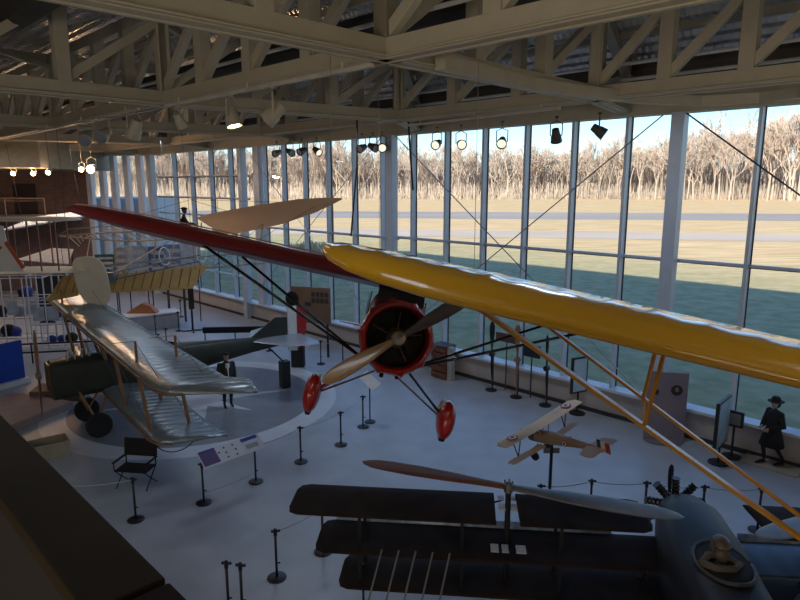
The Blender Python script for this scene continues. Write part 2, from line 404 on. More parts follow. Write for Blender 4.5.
# windows: one per bay, mullions and transoms its frame
bays = [([3.95 + 1.7 * i for i in range(7)], [4.95], 6.0), ([-6.6 + 1.7 * i for i in range(1, 7)], [4.95], 2), ([-6.6, -8.3, -10.0, -11.7, -13.4, -15.1, -16.8], [4.95], 0),
        ([-18.5, -20.25, -22.0, -23.7, -25.4, -27.05], [4.9], 0), ([-30.3, -32.4, -34.7, -36.9], [5.3, 6.3, 7.5], 0)]
edges = [(14, 3.92), (3.92, -6.98), (-6.98, -17.72), (-17.72, -28.75), (-28.75, S_END)]
for i, ((mu, tr, _), (e0, e1)) in enumerate(zip(bays, edges)):
    fr = MB()
    gl = MB()
    zc = (ZC + .9) / 2
    gl.bar(wp(e0, .0, zc), wp(e1, .0, zc), .012, ZC - .9)
    win = struct('window_%d' % (i + 1), gl, GLASS)
    f = MB()
    for s in mu:
        if e1 < s < e0 + .2:
            p = wp(s, .14); f.box((p.x, p.y, zc), (.085, .26, ZC - .9), Matrix.Rotation(rad(-45), 3, 'Z'))
    for z in tr: f.bar(wp(e0, .09, z), wp(e1, .09, z), .14, .07)
    if i == 4: f.bar(wp(e0, .09, 2.1), wp(e1, .09, 2.1), .12, .07)
    if i == 3:
        p = wp(-27.6, .18); f.box((p.x, p.y, zc), (.5, .3, ZC - .9), Matrix.Rotation(rad(-45), 3, 'Z'))
    fo = f.build('frame', MULL, win)
    d = MB()
    for s in mu:
        if e1 < s < e0 + .2:
            p = wp(s + .0, .02); d.box((p.x, p.y, zc), (.13, .05, ZC - .9), Matrix.Rotation(rad(-45), 3, 'Z'))
    for z in tr: d.bar(wp(e0, .02, z - .02), wp(e1, .02, z - .02), .05, .1)
    d.build('gasket', MULLD, win)
# bracing rods
def rod(ps, r, name='bracing_rod', label='', mat=WIRE):
    o = MB().tube(ps, r, 6).build(name, mat); return tag(o, label, 'rod')
rod([wp(-7.2, .5, 8.85), wp(-17.4, .5, 1.0)], .018, label='thin steel rod falling left from the brown sided column in front of the glass', mat=STEEL)
rod([wp(-17.4, .52, 8.85), wp(-7.2, .52, 1.0)], .018, label='thin steel rod falling right from the middle column in front of the glass', mat=STEEL)
rod([wp(-6.6, .5, 8.85), wp(3.6, .5, 1.2)], .022, label='thin steel rod crossing the top right window panes')
rod([wp(-18.2, .5, 8.85), wp(-28.4, .5, 1.0)], .014, label='thin steel rod falling left from the middle column', mat=STEEL)
rod([wp(-28.2, .52, 8.85), wp(-18.2, .52, 1.0)], .014, label='thin steel rod falling right from the column behind the tan wing', mat=STEEL)
# far glass return with deep white fins
endp = [V((-15.5, 40.5, 0)), V((-17.2, 41.2, 0)), V((-20.2, 41.4, 0))]
g = MB(); g.bar((-15.5, 40.55, 4.9), (-20.2, 41.3, 4.9), .012, 8.0); w6 = struct('window_6', g, GLASS)
f = MB()
for x in (-15.9, -16.6, -17.5, -18.4, -19.2, -20.1):
    y = 40.55 + (x + 15.5) / -4.7 * .75 - .3; f.box((x, y, 4.45), (.3, .5, 8.9))
f.build('frame', MULL, w6)
m = MB(); m.bar((-15.5, 40.3, .45), (-20.2, 41.0, .45), .3, .9); struct('wall_far_base', m, LOWWALL)
# pale wing of the building outside the far glass
PALEB = M('pale metal siding', (.50, .53, .58), .6, var=.08, scale=.8, stretch=(6, 6, .3))
m = MB(); m.box((-30, 52, 2.9), (20, 8, 6.2)); tag(m.build('annex_building', PALEB), 'pale blue grey annex outside the far end glass', 'building')
# dropped soffit before the brick wall
m = MB(); m.box((-31, 37.5, 9.6), (24, 8, 3.4)); struct('beam', m, M('soffit paint', (.30, .27, .21), .7))
# far gallery: slab, railing
m = MB(); m.box((-31.4, 39.6, 4.95), (21, 3.4, .3)); struct('slab', m, M('gallery edge', (.30, .26, .24), .7))

# ------------------------------------------------------------------ roof trusses
ZB = 9.0
def truss(p0, p1, nb, w=.26, zt=11.25, zt2=None, flip=False, dia=.2):
    zt2 = zt if zt2 is None else zt2; zz_ = lambda t: zt * (1 - t) + zt2 * t
    p0, p1 = V(p0), V(p1); m = MB()
    lo = lambda t, z: V((p0.x * (1 - t) + p1.x * t, p0.y * (1 - t) + p1.y * t, z))
    m.bar(lo(0, ZB + .16), lo(1, ZB + .16), w, .32); m.bar(lo(0, zt), lo(1, zt2), w, .3)
    m.bar(lo(0, ZB - .01), lo(1, ZB - .01), w + .12, .03)
    for i in range(nb + 1):
        t = i / nb
        m.bar(lo(t, ZB + .3), lo(t, zz_(t) - .1), .28, .3, up=(p1 - p0).normalized())
        if i < nb:
            t2 = (i + 1) / nb
            a, b = (lo(t2, ZB + .35), lo(t, zz_(t) - .2)) if flip else (lo(t, ZB + .35), lo(t2, zz_(t2) - .2))
            m.bar(a, b, .16, dia)
    side = (p1 - p0).normalized().cross(V((0, 0, 1))) * (w / 2 + .09)
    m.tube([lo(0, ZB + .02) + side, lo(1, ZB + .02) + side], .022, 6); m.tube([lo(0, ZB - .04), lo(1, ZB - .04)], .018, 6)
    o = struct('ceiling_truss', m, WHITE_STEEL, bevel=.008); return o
def TP(sm, df): return V(((sm + df) / 2, (sm - df) / 2, 0))
ds = [15, 1.6, -10.9, -22.35, -34.6, -46.5, -58.0, -70]
S1 = 10.45; S2 = 20.35
def s2d(k): return [15.5, 3.2, -10.9, -20.4, -31.5, -43, -55, -65][k]
# trusses parallel to the glass
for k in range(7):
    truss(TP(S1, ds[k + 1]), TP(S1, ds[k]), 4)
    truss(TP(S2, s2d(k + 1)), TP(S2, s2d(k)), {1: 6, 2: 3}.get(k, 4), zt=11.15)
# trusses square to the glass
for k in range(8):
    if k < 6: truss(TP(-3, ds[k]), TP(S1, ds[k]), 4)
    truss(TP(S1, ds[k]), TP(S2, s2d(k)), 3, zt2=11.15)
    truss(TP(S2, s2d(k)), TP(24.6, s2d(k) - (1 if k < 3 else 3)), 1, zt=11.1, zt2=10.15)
# light top purlins under the deck and diagonal roof bracing
m = MB()
for sm in (3, 5.5, 8, 13, 15.5, 18, 22.6):
    m.bar(TP(sm, 16) + V((0, 0, deckz(sm) - .12)), TP(sm, -62) + V((0, 0, deckz(sm) - .12)), .1, .16)
struct('ceiling_purlin', m, WHITE_STEEL)
m = MB()
for k in range(1, 6):
    m.bar(TP(S1, ds[k]) + V((0, 0, 11.0)), TP(S2, s2d(k + 1)) + V((0, 0, 10.95)), .14, .16)
    m.bar(TP(-2, ds[k]) + V((0, 0, 11.0)), TP(S1, ds[k + 1]) + V((0, 0, 11.0)), .14, .16)
struct('ceiling_brace', m, WHITE_STEEL)
# ducts and pipes
m = MB()
for sm, z, r in ((14.5, 10.5, .36), (6.0, 10.7, .35)):
    m.tube([TP(sm, 16) + V((0, 0, z)), TP(sm, -50) + V((0, 0, z))], r, 16)
struct('ceiling_duct', m, M('dark duct', (.05, .048, .045), .6, .2))
m = MB()
for sm, z in ((22.5, 10.05), (23.3, 9.75), (17, 10.5), (12, 10.0)):
    m.tube([TP(sm, 16) + V((0, 0, z)), TP(sm, -45) + V((0, 0, z))], .045, 8)
struct('ceiling_pipe', m, WHITEP)
# curved track below the trusses over the right hand windows
cp_ = [atz(u, v, 8.92) for u, v in [(440, 71), (530, 91), (580, 98), (640, 104.5), (700, 107), (760, 104), (800, 99), (840, 90)]]
m = MB()
for a, b in zip(cp_[:-1], cp_[1:]): m.bar(a + V((0, 0, .14)), b + V((0, 0, .14)), .22, .24)
struct('ceiling_rail', m, WHITE_STEEL)
# straight lighting track
TRACK = M('track white', (.60, .56, .48), .5)
def track(pts, z=8.86):
    ps = [atz(u, v, z) for u, v in pts]; m = MB(); m.bar(ps[0], ps[-1], .07, .06)
    for t in (.1, .5, .9):
        p = ps[0].lerp(ps[-1], t); m.bar(p, p + V((0, 0, .14)), .03, .03)
    tag(m.build('lighting_track', TRACK), 'white lighting track under the roof truss, ' + {0: 'carrying the two big spotlights', 1: 'carrying the pair of chrome spotlights', 2: 'above the right hand propeller stands'}[track.n], 'lighting track'); track.n += 1
track.n = 0
track([(165, 106), (372, 65)]); track([(40, 131), (139, 109)]); track([(408, 125.5), (560, 108)])

# ================================================================== RED CABIN MONOPLANE
def lerp(a, b, t): return a + (b - a) * t
def sec(cx, y, cz, w, h, n=20, p=2.6):   # super-ellipse section in the x-z plane
    r = []
    for k in range(n):
        a = 2 * pi * k / n; c, s_ = cos(a), sin(a)
        r.append(V((cx + w / 2 * math.copysign(abs(c) ** (2 / p), c), y, cz + h / 2 * math.copysign(abs(s_) ** (2 / p), s_))))
    return r
def prop_blade(mb, L, wmax, axis_pitch=rad(24), root=.06, n=30, tip=.25):
    """one blade along +x, thin in y, twisted"""
    rs = []
    for i in range(n + 1):
        t = i / n; x = root + (L - root) * t
        kx = (0, .15, .35, .6, .8, .9, .96, .99, 1.0); kw = (.42, .55, .86, 1, .93, .78, .52, .27, .04)
        j = max(i_ for i_ in range(8) if kx[i_] <= t + 1e-6); w = wmax * (kw[j] + (kw[j + 1] - kw[j]) * (t - kx[j]) / (kx[j + 1] - kx[j]))
        th = .05 * (1 - t) + .012; tw = axis_pitch * (1.5 - t)
        ring = []
        for k in range(12):
            a = 2 * pi * k / 12; zz = w / 2 * cos(a); yy = th / 2 * sin(a)
            ring.append(V((x, yy * cos(tw) - zz * sin(tw), yy * sin(tw) + zz * cos(tw))))
        rs.append(ring)
    mb.rings(rs); return mb
RP = atz(398, 338, 4.74)
mono = thing('cabin_monoplane', 'red high wing cabin monoplane with a round open cowling hanging nose on', 'aeroplane', RP, (0, 0, 0))
mono.rotation_euler = (Matrix.Rotation(rad(186), 3, 'Z') @ Matrix.Rotation(rad(13), 3, 'X') @ Matrix.Rotation(rad(-13.5), 3, 'Y')).to_euler()
# cowling: ring with rocker bumps
m = MB(); rs = []
n = 60
for y, r in ((-.42, .50), (-.30, .565), (-.12, .58), (-.02, .55), (.015, .525), (.0, .49), (-.06, .465), (-.2, .455)):
    ring = []
    for k in range(n):
        a = 2 * pi * k / n; bmp = max(0, cos(a * 10 / 2)) ** 6 if False else max(0, cos(10 * a)) ** 3
        rr = r * (1 + (.075 * bmp if r > .5 and y < -.01 else 0)); ring.append(V((rr * cos(a), y - .1, rr * sin(a))))
    rs.append(ring)
m.rings(rs, False); m.build('cowling', RED, mono, smooth=True, auto=True)
ENG = M('engine black iron', (.02, .018, .017), .5, .4)
m = MB(); m.lathe([(-.5, .05), (-.5, .46), (-.45, .47), (-.44, .1)], 'y', n=24); m.build('firewall', ENG, mono)
eng = MB(); eng.lathe([(-.35, .16), (-.2, .17), (-.05, .13), (.02, .09)], 'y', n=16)
eng = eng.build('crankcase', M('bronze crankcase', (.20, .13, .05), .45, .5, var=.2), mono, smooth=True, auto=True)
for k in range(5):
    a = 2 * pi * k / 5 + pi / 2; m = MB(); d = V((cos(a), 0, sin(a)))
    pts = []; rr = []
    for j in range(15): pts.append(V((0, -.2, 0)) + d * (.13 + .27 * j / 14)); rr.append(.075 if j % 2 else .055)
    m.tube(pts, rr, 12); c_ = m.build('cylinder', ENG, mono)
    MB().tube([V((0, -.08, 0)) + d * .12 + V((.03, 0, 0)), V((0, -.1, 0)) + d * .4 + V((.03, 0, 0))], .008, 6).build('pushrod', M('dull bronze', (.16, .11, .06), .5, .4), c_)
# propeller, 29 degrees
pr_ = MB(); hubm = MB()
pang = rad(29)
P = bpy.data.objects.new('propeller', None); COL.objects.link(P); P.parent = mono; P.location = (0, .08, 0)
P.rotation_euler = (0, -(pang - rad(13.5)), 0)
P.rotation_euler = (0, rad(42), 0)
for sgn in (0, 1):
    b_ = MB(); prop_blade(b_, 1.3, .25); o = b_.build('blade', M('lit blade wood', (.42, .25, .11), .32, coat=.6, var=.3, scale=3, stretch=(1, 14, 14)) if sgn == 0 else M('shaded blade wood', (.12, .085, .07), .35, coat=.5, var=.3, scale=3, stretch=(1, 14, 14)), P, smooth=True)  # same wood: one blade coloured as lit, the other as shaded
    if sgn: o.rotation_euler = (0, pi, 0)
m = MB(); m.lathe([(-.08, .1), (-.03, .11), (.05, .1), (.06, .05), (.12, .045), (.13, .0)], 'y', n=18)
for k in range(6): a = 2 * pi * k / 6; m.tube([(.075 * cos(a), .04, .075 * sin(a)), (.075 * cos(a), .075, .075 * sin(a))], .013, 6)
m.build('hub', STEEL, P, smooth=True, auto=True)
# fuselage
m = MB(); m.rings([sec(0, -.5, 0, 1.0, 1.0, p=2.1), sec(0, -.8, .05, .98, 1.12, p=2.4), sec(0, -1.15, .15, .94, 1.35, p=3), sec(0, -2.3, .18, .9, 1.3, p=3), sec(0, -3.4, .15, .6, .85), sec(0, -5.0, .1, .3, .42), sec(0, -5.9, .08, .06, .3)])
DRED = M('dark red fabric', (.16, .014, .012), .35, coat=.4)
fu = m.build('fuselage', DRED, mono, smooth=True, auto=True)
ws = MB(); ws.quad((-.38, -.72, .55), (.38, -.72, .55), (.4, -1.05, .9), (-.4, -1.05, .9)); ws.box((0, -.88, .725), (.03, .5, .03), Matrix.Rotation(rad(-46), 3, 'X'))
ws.build('windshield', M('windshield celluloid', (.05, .045, .045), .15, spec=.8), fu)
for sx in (-1, 1):
    MB().box((sx * .475, -1.6, .5), (.015, .75, .38)).build('side_window', M('windshield celluloid', (0, 0, 0)), fu)
# wing halves
for sx in (-1, 1):
    st = [(sx * .0, -.72, 1.6, .86), (sx * 3.2, -.74, 1.52, .86), (sx * 4.4, -.8, 1.42, .87), (sx * 5.1, -.92, 1.15, .89), (sx * 5.5, -1.1, .8, .91), (sx * 5.7, -1.32, .35, .92), (sx * 5.74, -1.45, .08, .92)]
    m = wing(MB(), st, 1.7); w_ = m.build('wing', M('maroon wing enamel', (.20, .014, .012), .4, coat=.25, var=.1), mono, smooth=True, auto=True)
    # highlight along the leading edge, put in as a pink tube
    lm = MB(); lm.tube([(s_[0], s_[1] - .16 * s_[2], s_[3] + .092 * 1.7 * s_[2]) for s_ in st[:5]], .012, 6); lm.build('leading_edge_highlight', M('pink edge highlight', (.62, .30, .24), .5), w_)
    for dy, lab in ((.28, 0), (1.0, 1)):
        m = MB(); m.tube([(sx * .46, -.95 - dy * .15, -.42), (sx * (3.55 - dy * .75), -.74 - dy, .82)], .024, 8)
        m.build('wing_strut', M('strut black paint', (.02, .015, .015), .25, coat=.5), mono, smooth=True)
m = MB(); wing(m, [(-.9, -5.3, .35, .12), (-.75, -5.1, .7, .12), (0, -5.0, .95, .12), (.75, -5.1, .7, .12), (.9, -5.3, .35, .12)], .6); m.build('tailplane', RED, mono)
m = MB(); m.rings([[V((x, -5.1 - a, z)) for x, a in ((-.03, .0), (.03, 0), (.03, w), (-.03, w))] for z, w in ((.1, .9), (.5, 1.0), (.85, .85), (1.0, .5))]); m.build('fin', RED, mono)
# undercarriage
for sx in (-1, 1):
    m = MB(); rs = []
    for t in [i / 14 for i in range(15)]:
        y = .28 - .95 * t; r = .30 * sin(pi * min(1, (t + .03) ** .62)) ** .75 if t < 1 else .02
        ring = [V((sx * 1.09 + .14 * (r / .3 + .02) * cos(2 * pi * k / 16), y - .62, -1.12 + (r + .02) * sin(2 * pi * k / 16) * 1.0)) for k in range(16)]
        rs.append(ring)
    m.rings(rs); pa = m.build('wheel_pant', RED, mono, smooth=True)
    m = MB(); m.tube([(sx * 1.02, -.72 + .33 * cos(a), -1.12 + .30 * sin(a)) for a in [rad(x) for x in range(-40, 190, 15)]], .022, 6); m.build('trim_line', WHITEP, pa)
    m = MB(); m.lathe([(-.05, .05), (-.05, .2), (-.03, .24), (.03, .24), (.05, .2), (.05, .05)], 'x', c=(sx * 1.09, -.66, -1.24), n=20); m.build('wheel', RUBBER, mono, smooth=True, auto=True)
    for a, b in (((sx * .3, -.75, -.45), (sx * 1.02, -.62, -1.08)), ((sx * .3, -1.4, -.42), (sx * 1.02, -.74, -1.06))):
        MB().tube([a, b], .02, 8).build('gear_leg', M('gear leg black', (.03, .025, .025), .3, .3) if sx < 0 else RED, mono)
    MB().tube([(0, -1.0, -.5), (sx * 1.0, -.68, -1.1)], .018, 6).build('axle_strut', STEEL, mono)
m = MB(); m.tube([(.1, -.4, -.5), (.1, -.34, -.64)], .035, 8); m.tube([(-.14, -.4, -.5), (-.14, -.34, -.62)], .03, 8); m.build('exhaust_stub', ENG, mono)
mono_M = Matrix.Translation(RP) @ mono.rotation_euler.to_matrix().to_4x4()
def hang(thing_obj, mat4, pts, z=8.97, r=.005):
    inv = mat4.inverted()
    for p in pts:
        w = mat4 @ V(p); t = V((w.x, w.y, z)); MB().tube([V(p), inv @ t], r, 5).build('suspension_cable', STEEL, thing_obj)
hang(mono, mono_M, [(-1.2, -1.0, 1.0), (1.2, -1.0, 1.0), (0, -4.8, .3)])

# ================================================================== YELLOW HIGH WING MONOPLANE (near wing in view)
tipP = V((-1.22, 7.6, 6.14)); spn = V((.925, -.335, -.172)).normalized(); HS = 7.0
rootP = tipP + spn * HS
cub = thing('wing_strut_monoplane', 'yellow fabric covered monoplane whose long glossy wing reaches in from the side', 'aeroplane', rootP)
psi = atan2(spn.y, spn.x) + pi
rolla = math.asin(spn.z)      # right wing (local +x) points to the tip, rising
cubR = Matrix.Rotation(psi, 3, 'Z') @ Matrix.Rotation(rad(-5), 3, 'X') @ Matrix.Rotation(rolla, 3, 'Y')
cub.rotation_euler = cubR.to_euler()
def half(sx):
    return [(sx * .0, .3, 1.62, 0), (sx * 4.7, .3, 1.62, 0), (sx * 5.3, .27, 1.59, 0), (sx * 5.9, .16, 1.46, 0), (sx * 6.35, .0, 1.26, 0), (sx * 6.7, -.24, .96, 0), (sx * 6.92, -.52, .6, 0), (sx * 7.02, -.8, .2, 0)]
for sx in (1, -1):
    m = wing(MB(), half(sx), 1.7, ribs=.47, sag=.042, le_scallop=.035); w_ = m.build('wing', YEL, cub, smooth=True)
m = MB(); m.rings([sec(0, .95, -1.2, .3, .4), sec(0, .85, -1.2, .7, .85), sec(0, .2, -1.0, .84, 1.9, p=3), sec(0, -1.6, -1.0, .8, 1.9, p=3), sec(0, -2.0, -1.3, .7, .85), sec(0, -4.6, -1.2, .15, .4)]); m.build('fuselage', YEL, cub, smooth=True, auto=True)
FB = V((.4, -.05, -1.98)); RB = V((.4, -.62, -2.0))
FA = V((4.78, .08, -.02)); RA = V((4.78, -.78, .02))
fs = MB().bar(FA, FB, .04, .1, up=(0, 1, 0)).build('wing_strut', YELS, cub, bevel=.01)
rs_ = MB().bar(RA, RB, .035, .07, up=(0, 1, 0)).build('wing_strut', YELS, cub, bevel=.01)
jf = FA.lerp(FB, .47); jr = RA.lerp(RB, .47)
MB().bar(V((jf.x + .02, .05, .0)), jf, .03, .04).build('jury_strut', YELS, cub)
MB().bar(V((jr.x + .02, -.75, .03)), jr, .03, .04).build('jury_strut', YELS, cub)
MB().bar(jf, jr, .03, .03).build('jury_strut', YELS, cub)
MB().bar(V((-4.78, .08, -.02)), V((-.4, -.05, -1.98)), .035, .085, up=(0, 1, 0)).build('wing_strut', YELS, cub)
MB().bar(V((-4.78, -.78, .02)), V((-.4, -.62, -2.0)), .035, .07, up=(0, 1, 0)).build('wing_strut', YELS, cub)
for sx in (-1, 1):
    m = MB(); m.lathe([(-.1, .05), (-.1, .2), (-.06, .27), (.06, .27), (.1, .2), (.1, .05)], 'x', c=(sx * .7, .1, -2.55), n=20); m.build('wheel', RUBBER, cub, smooth=True, auto=True)
    MB().bar(V((sx * .3, .1, -1.8)), V((sx * .68, .1, -2.52)), .05, .05).build('gear_leg', YELS, cub)
cub_M = Matrix.Translation(rootP) @ cubR.to_4x4()
hang(cub, cub_M, [(-.6, -.2, .1), (.6, -.2, .1), (0, -3.6, -.6)], r=.004)

# ================================================================== OLIVE TRAINER BIPLANE ON THE FLOOR
JP = V((-8.95, 17.15, 0)); jpsi = rad(127.8)
jn = thing('trainer_biplane', 'olive two seat biplane with silver green ribbed wings parked on the painted floor circle', 'aeroplane', JP, (0, 0, jpsi))
m = MB(); m.rings([sec(0, 1.0, 1.66, .7, 1.0, p=4), sec(0, .95, 1.66, .8, 1.1, p=4), sec(0, -.4, 1.66, .84, 1.1, p=4), sec(0, -2.6, 1.68, .78, .95, p=3.5), sec(0, -5.0, 1.72, .36, .5, p=3), sec(0, -6.6, 1.72, .08, .3, p=3)])
fu = m.build('fuselage', OLIVE, jn, smooth=True, auto=True)
m = MB(); m.box((0, 1.02, 1.75), (.6, .06, .8)); [m.box((0, 1.06, 1.42 + .08 * i), (.52, .02, .015)) for i in range(9)]; m.build('radiator', M('radiator brass', (.16, .10, .05), .4, .6), jn)
for j, yy in enumerate((-1.0, -2.2)):
    m = MB(); m.lathe([(0, .30), (.05, .31), (.08, .27), (.02, .24), (-.02, .05)], 'z', c=(0, yy, 2.13), n=20); m.build('cockpit', BLACKC, fu, smooth=True)
m = MB(); [m.tube([(-.2 + .05 * i, .55 - .2 * i, 2.1), (-.2 + .05 * i, .55 - .2 * i, 2.34), (-.05 + .05 * i, .5 - .2 * i, 2.4)], .03, 8) for i in range(4)]; m.build('exhaust_pipe', STEEL, jn)
P = bpy.data.objects.new('propeller', None); COL.objects.link(P); P.parent = jn; P.location = (0, 1.25, 1.85); P.rotation_euler = (0, rad(86), 0)
for a in (0, pi):
    o = prop_blade(MB(), 1.32, .2).build('blade', SPRUCE, P, smooth=True); o.rotation_euler = (0, a, 0)
MB().lathe([(-.06, .1), (.06, .1), (.08, .04)], 'y', n=16).build('hub', STEEL, P)
# wings: upper and lower
def jwing(hs, yle, z, inb, rake):
    out = []
    for sx in (1, -1):
        st = [(sx * inb, yle, 1.5, z), (sx * (hs - .6), yle, 1.5, z + .03), (sx * (hs - .2), yle - .1, 1.45 + rake * .3, z + .03), (sx * hs, yle - .35, 1.25 + rake * .25, z + .035), (sx * (hs + .12 + rake * .2), yle - .8, .8 + rake * .15, z + .035), (sx * (hs + .2 + rake * .4), yle - 1.2, .35 + rake * .15, z + .03), (sx * (hs + .25 + rake * .55), yle - 1.45, .1 + rake * .08, z + .03)]
        w = wing(MB(), st, 1.0, ribs=.32, sag=.032).build('wing', SILVG, jn, smooth=True); out.append(w)
        MB().tube([(s_[0], s_[1] + .015, s_[3]) for s_ in st[:4]], .028, 8).build('leading_edge', M('brown leading edge', (.20, .10, .06), .45, var=.2), w)
    return out
uw = jwing(7.1, .0, 2.88, .0, .9); lw_ = jwing(5.4, -.25, 1.18, .38, 0)
for sx in (-1, 1):
    for xx, uy in ((2.3, 0), (4.5, 0), (.45, 1)):
        for yy in (-.4, -1.3):
            top = (sx * (xx if not uy else .38), yy + .22, 2.93); bot = (sx * xx, yy, 1.22 if not uy else 2.1)
            m = MB(); m.bar(bot, top, .085, .045, up=(1, 0, 0)); m.build('interplane_strut', SPRUCE, jn, bevel=.012)
    for a, b in (((.5, .2), (2.3, 1)), ((2.3, .2), (4.5, 1)), ((2.3, .2), (.5, 1)), ((4.5, .2), (2.3, 1))):
        MB().tube([(sx * a[0], -.4, 1.25), (sx * b[0], -.15, 2.9)], .006, 4).build('bracing_wire', WIRE, jn)
        MB().tube([(sx * a[0], -1.3, 1.25), (sx * b[0], -1.08, 2.9)], .006, 4).build('bracing_wire', WIRE, jn)
    for yy in (-.2, -1.1):
        m = MB(); m.bar((sx * 4.5, yy, 2.98), (sx * 4.5, yy, 3.5), .05, .04); m.build('king_post', SPRUCE, jn)
        MB().tube([(sx * 4.5, yy, 3.5), (sx * 6.2, yy, 3.0)], .006, 4).build('bracing_wire', WIRE, jn)
        MB().tube([(sx * 4.5, yy, 3.5), (sx * 2.3, yy, 3.0)], .006, 4).build('bracing_wire', WIRE, jn)
    m = MB(); m.tube([(sx * 4.75, -.4 - .5 * (1 - cos(a)), 1.15 - .42 * sin(a)) for a in [pi * i / 14 for i in range(15)]], .014, 6); m.build('wing_skid', BLACK, jn)
    m = MB(); m.lathe([(-.05, .04), (-.05, .26), (-.07, .30), (-.04, .35), (.04, .35), (.07, .30), (.05, .26), (.05, .04)], 'x', c=(sx * .78, 0, .35), n=28); m.build('wheel', RUBBER, jn, smooth=True, auto=True)
    for yy in (.35, -.45):
        MB().bar((sx * .36, yy, 1.3), (sx * .62, 0, .38), .06, .04).build('gear_leg', SPRUCE, jn)
MB().tube([(-.78, 0, .35), (.78, 0, .35)], .03, 8).build('axle', BLACK, jn)
# tail
m = MB(); wing(m, [(-1.7, -6.3, .35, 1.85), (-1.35, -5.6, 1.2, 1.85), (0, -4.9, 1.95, 1.85), (1.35, -5.6, 1.2, 1.85), (1.7, -6.3, .35, 1.85)], .35); m.build('tailplane', SILV, jn, smooth=True, auto=True)
m = MB(); pts = [(-4.9, 1.9), (-5.9, 2.55), (-6.35, 2.5), (-6.35, 1.85)]; m.rings([[V((x, y, z)) for y, z in pts] for x in (-.025, .025)]); m.build('fin', OLIVE, jn)
rud = MB(); rud.rings([[V((x, y, z)) for y, z in [(-6.38, 1.3), (-6.38, 2.72), (-6.62, 2.85), (-6.72, 2.85), (-6.72, 1.25)]] for x in (-.025, .025)])
ru = rud.build('rudder', WHITEP, jn, label='white and red rudder')
m = MB(); m.rings([[V((x, y, z)) for y, z in [(-6.72, 1.25), (-6.72, 2.85), (-6.98, 2.8), (-7.12, 2.5), (-7.1, 2.0), (-6.9, 1.5)]] for x in (-.027, .027)]); m.build('stripe', RED, ru)
m = MB(); m.bar((0, -5.6, 1.55), (0, -6.2, .9), .05, .05); m.bar((0, -6.2, .0), (0, -6.2, .95), .3, .3, up=(0, 1, 0)); m.build('tail_trestle', BLACK, jn)

# painted ring and star on the floor
RINGM = M('ring paint', (.66, .68, .72), .42, var=.06, scale=1.2)
cxr, cyr = -6.72, 19.6
m = MB(); n = 96
o_ = [V((cxr + 4.58 * cos(2 * pi * k / n), cyr + 4.58 * sin(2 * pi * k / n), .003)) for k in range(n)]
i_ = [V((cxr + 3.85 * cos(2 * pi * k / n), cyr + 3.85 * sin(2 * pi * k / n), .003)) for k in range(n)]
for k in range(n): m.quad(o_[k], o_[(k + 1) % n], i_[(k + 1) % n], i_[k])
for k in range(8):
    L = 3.3 if k % 2 == 0 else 2.3; a = rad(20) + k * pi / 4; c = V((cxr, cyr, .003))
    for sg in (1,):
        m.quad(c, c + V((.75 * cos(a - pi / 8), .75 * sin(a - pi / 8), 0)), c + V((L * cos(a), L * sin(a), 0)), c + V((.75 * cos(a + pi / 8), .75 * sin(a + pi / 8), 0)))
struct('floor_marking', m, RINGM)
m = MB(); ps = [V((cxr + 3.85 * cos(2 * pi * k / n), cyr + 3.85 * sin(2 * pi * k / n), .0015)) for k in range(n)]; m.quad(*ps)
struct('floor_marking', m, M('ring inner floor', (.25, .255, .28), .42, var=.08))

# ================================================================== DARK HELICOPTER WITH THREE TIERS OF WING
HP = V((4.3, 8.0, 0)); HRZ = rad(-5.7)
he = thing('early_helicopter', 'dark blue early helicopter with three stacked dark wings and big wooden rotors', 'aeroplane', HP, (0, 0, HRZ))
def hw(x0, x1, yle, z, ch, mat, rib=.33, gap=None):
    st = []
    sx = 1 if x1 > x0 else -1
    st = [(x0, yle, ch, z), (x1 - sx * .18, yle, ch, z), (x1 - sx * .05, yle - .05, ch * .88, z), (x1, yle - .16, ch * .6, z)]
    return wing(MB(), st, .7, ribs=rib, sag=.008).build('wing', mat, he, smooth=True)
hw(-2.9, -6.1, 1.1, 2.05, .98, DARKW); hw(-2.55, -.6, 1.1, 2.05, .98, DARKW); hw(.98, 6.1, 1.1, 2.05, .98, DARKW)
hw(-.15, -5.7, 1.12, 1.42, .98, DARKW); hw(.4, 5.7, 1.12, 1.42, .98, SLATE)
hw(.05, -5.35, 1.15, .78, .95, DARKW); hw(.35, 5.35, 1.15, .78, .95, DARKW)
SB = M('pale blue highlight and panel', (.30, .41, .60), .3, var=.5, scale=5)
for x0, x1 in ((-5.5, -1.0), (1.0, 5.5)):
    MB().tube([(x0, 1.135, 1.455), (x1, 1.135, 1.455)], .085, 12).build('leading_edge', SB, he, smooth=True, label='leading edge of the middle wing with its pale blue highlight painted on')  # pale blue highlight of the edge put into its colour
for x in (-5.0, -3.4, -1.9, 1.9, 3.4, 5.0):
    for y in (.95, .4):
        MB().bar((x, y, .8), (x, y, 2.07), .05, .03, up=(0, 1, 0)).build('interplane_strut', BLACK, he)
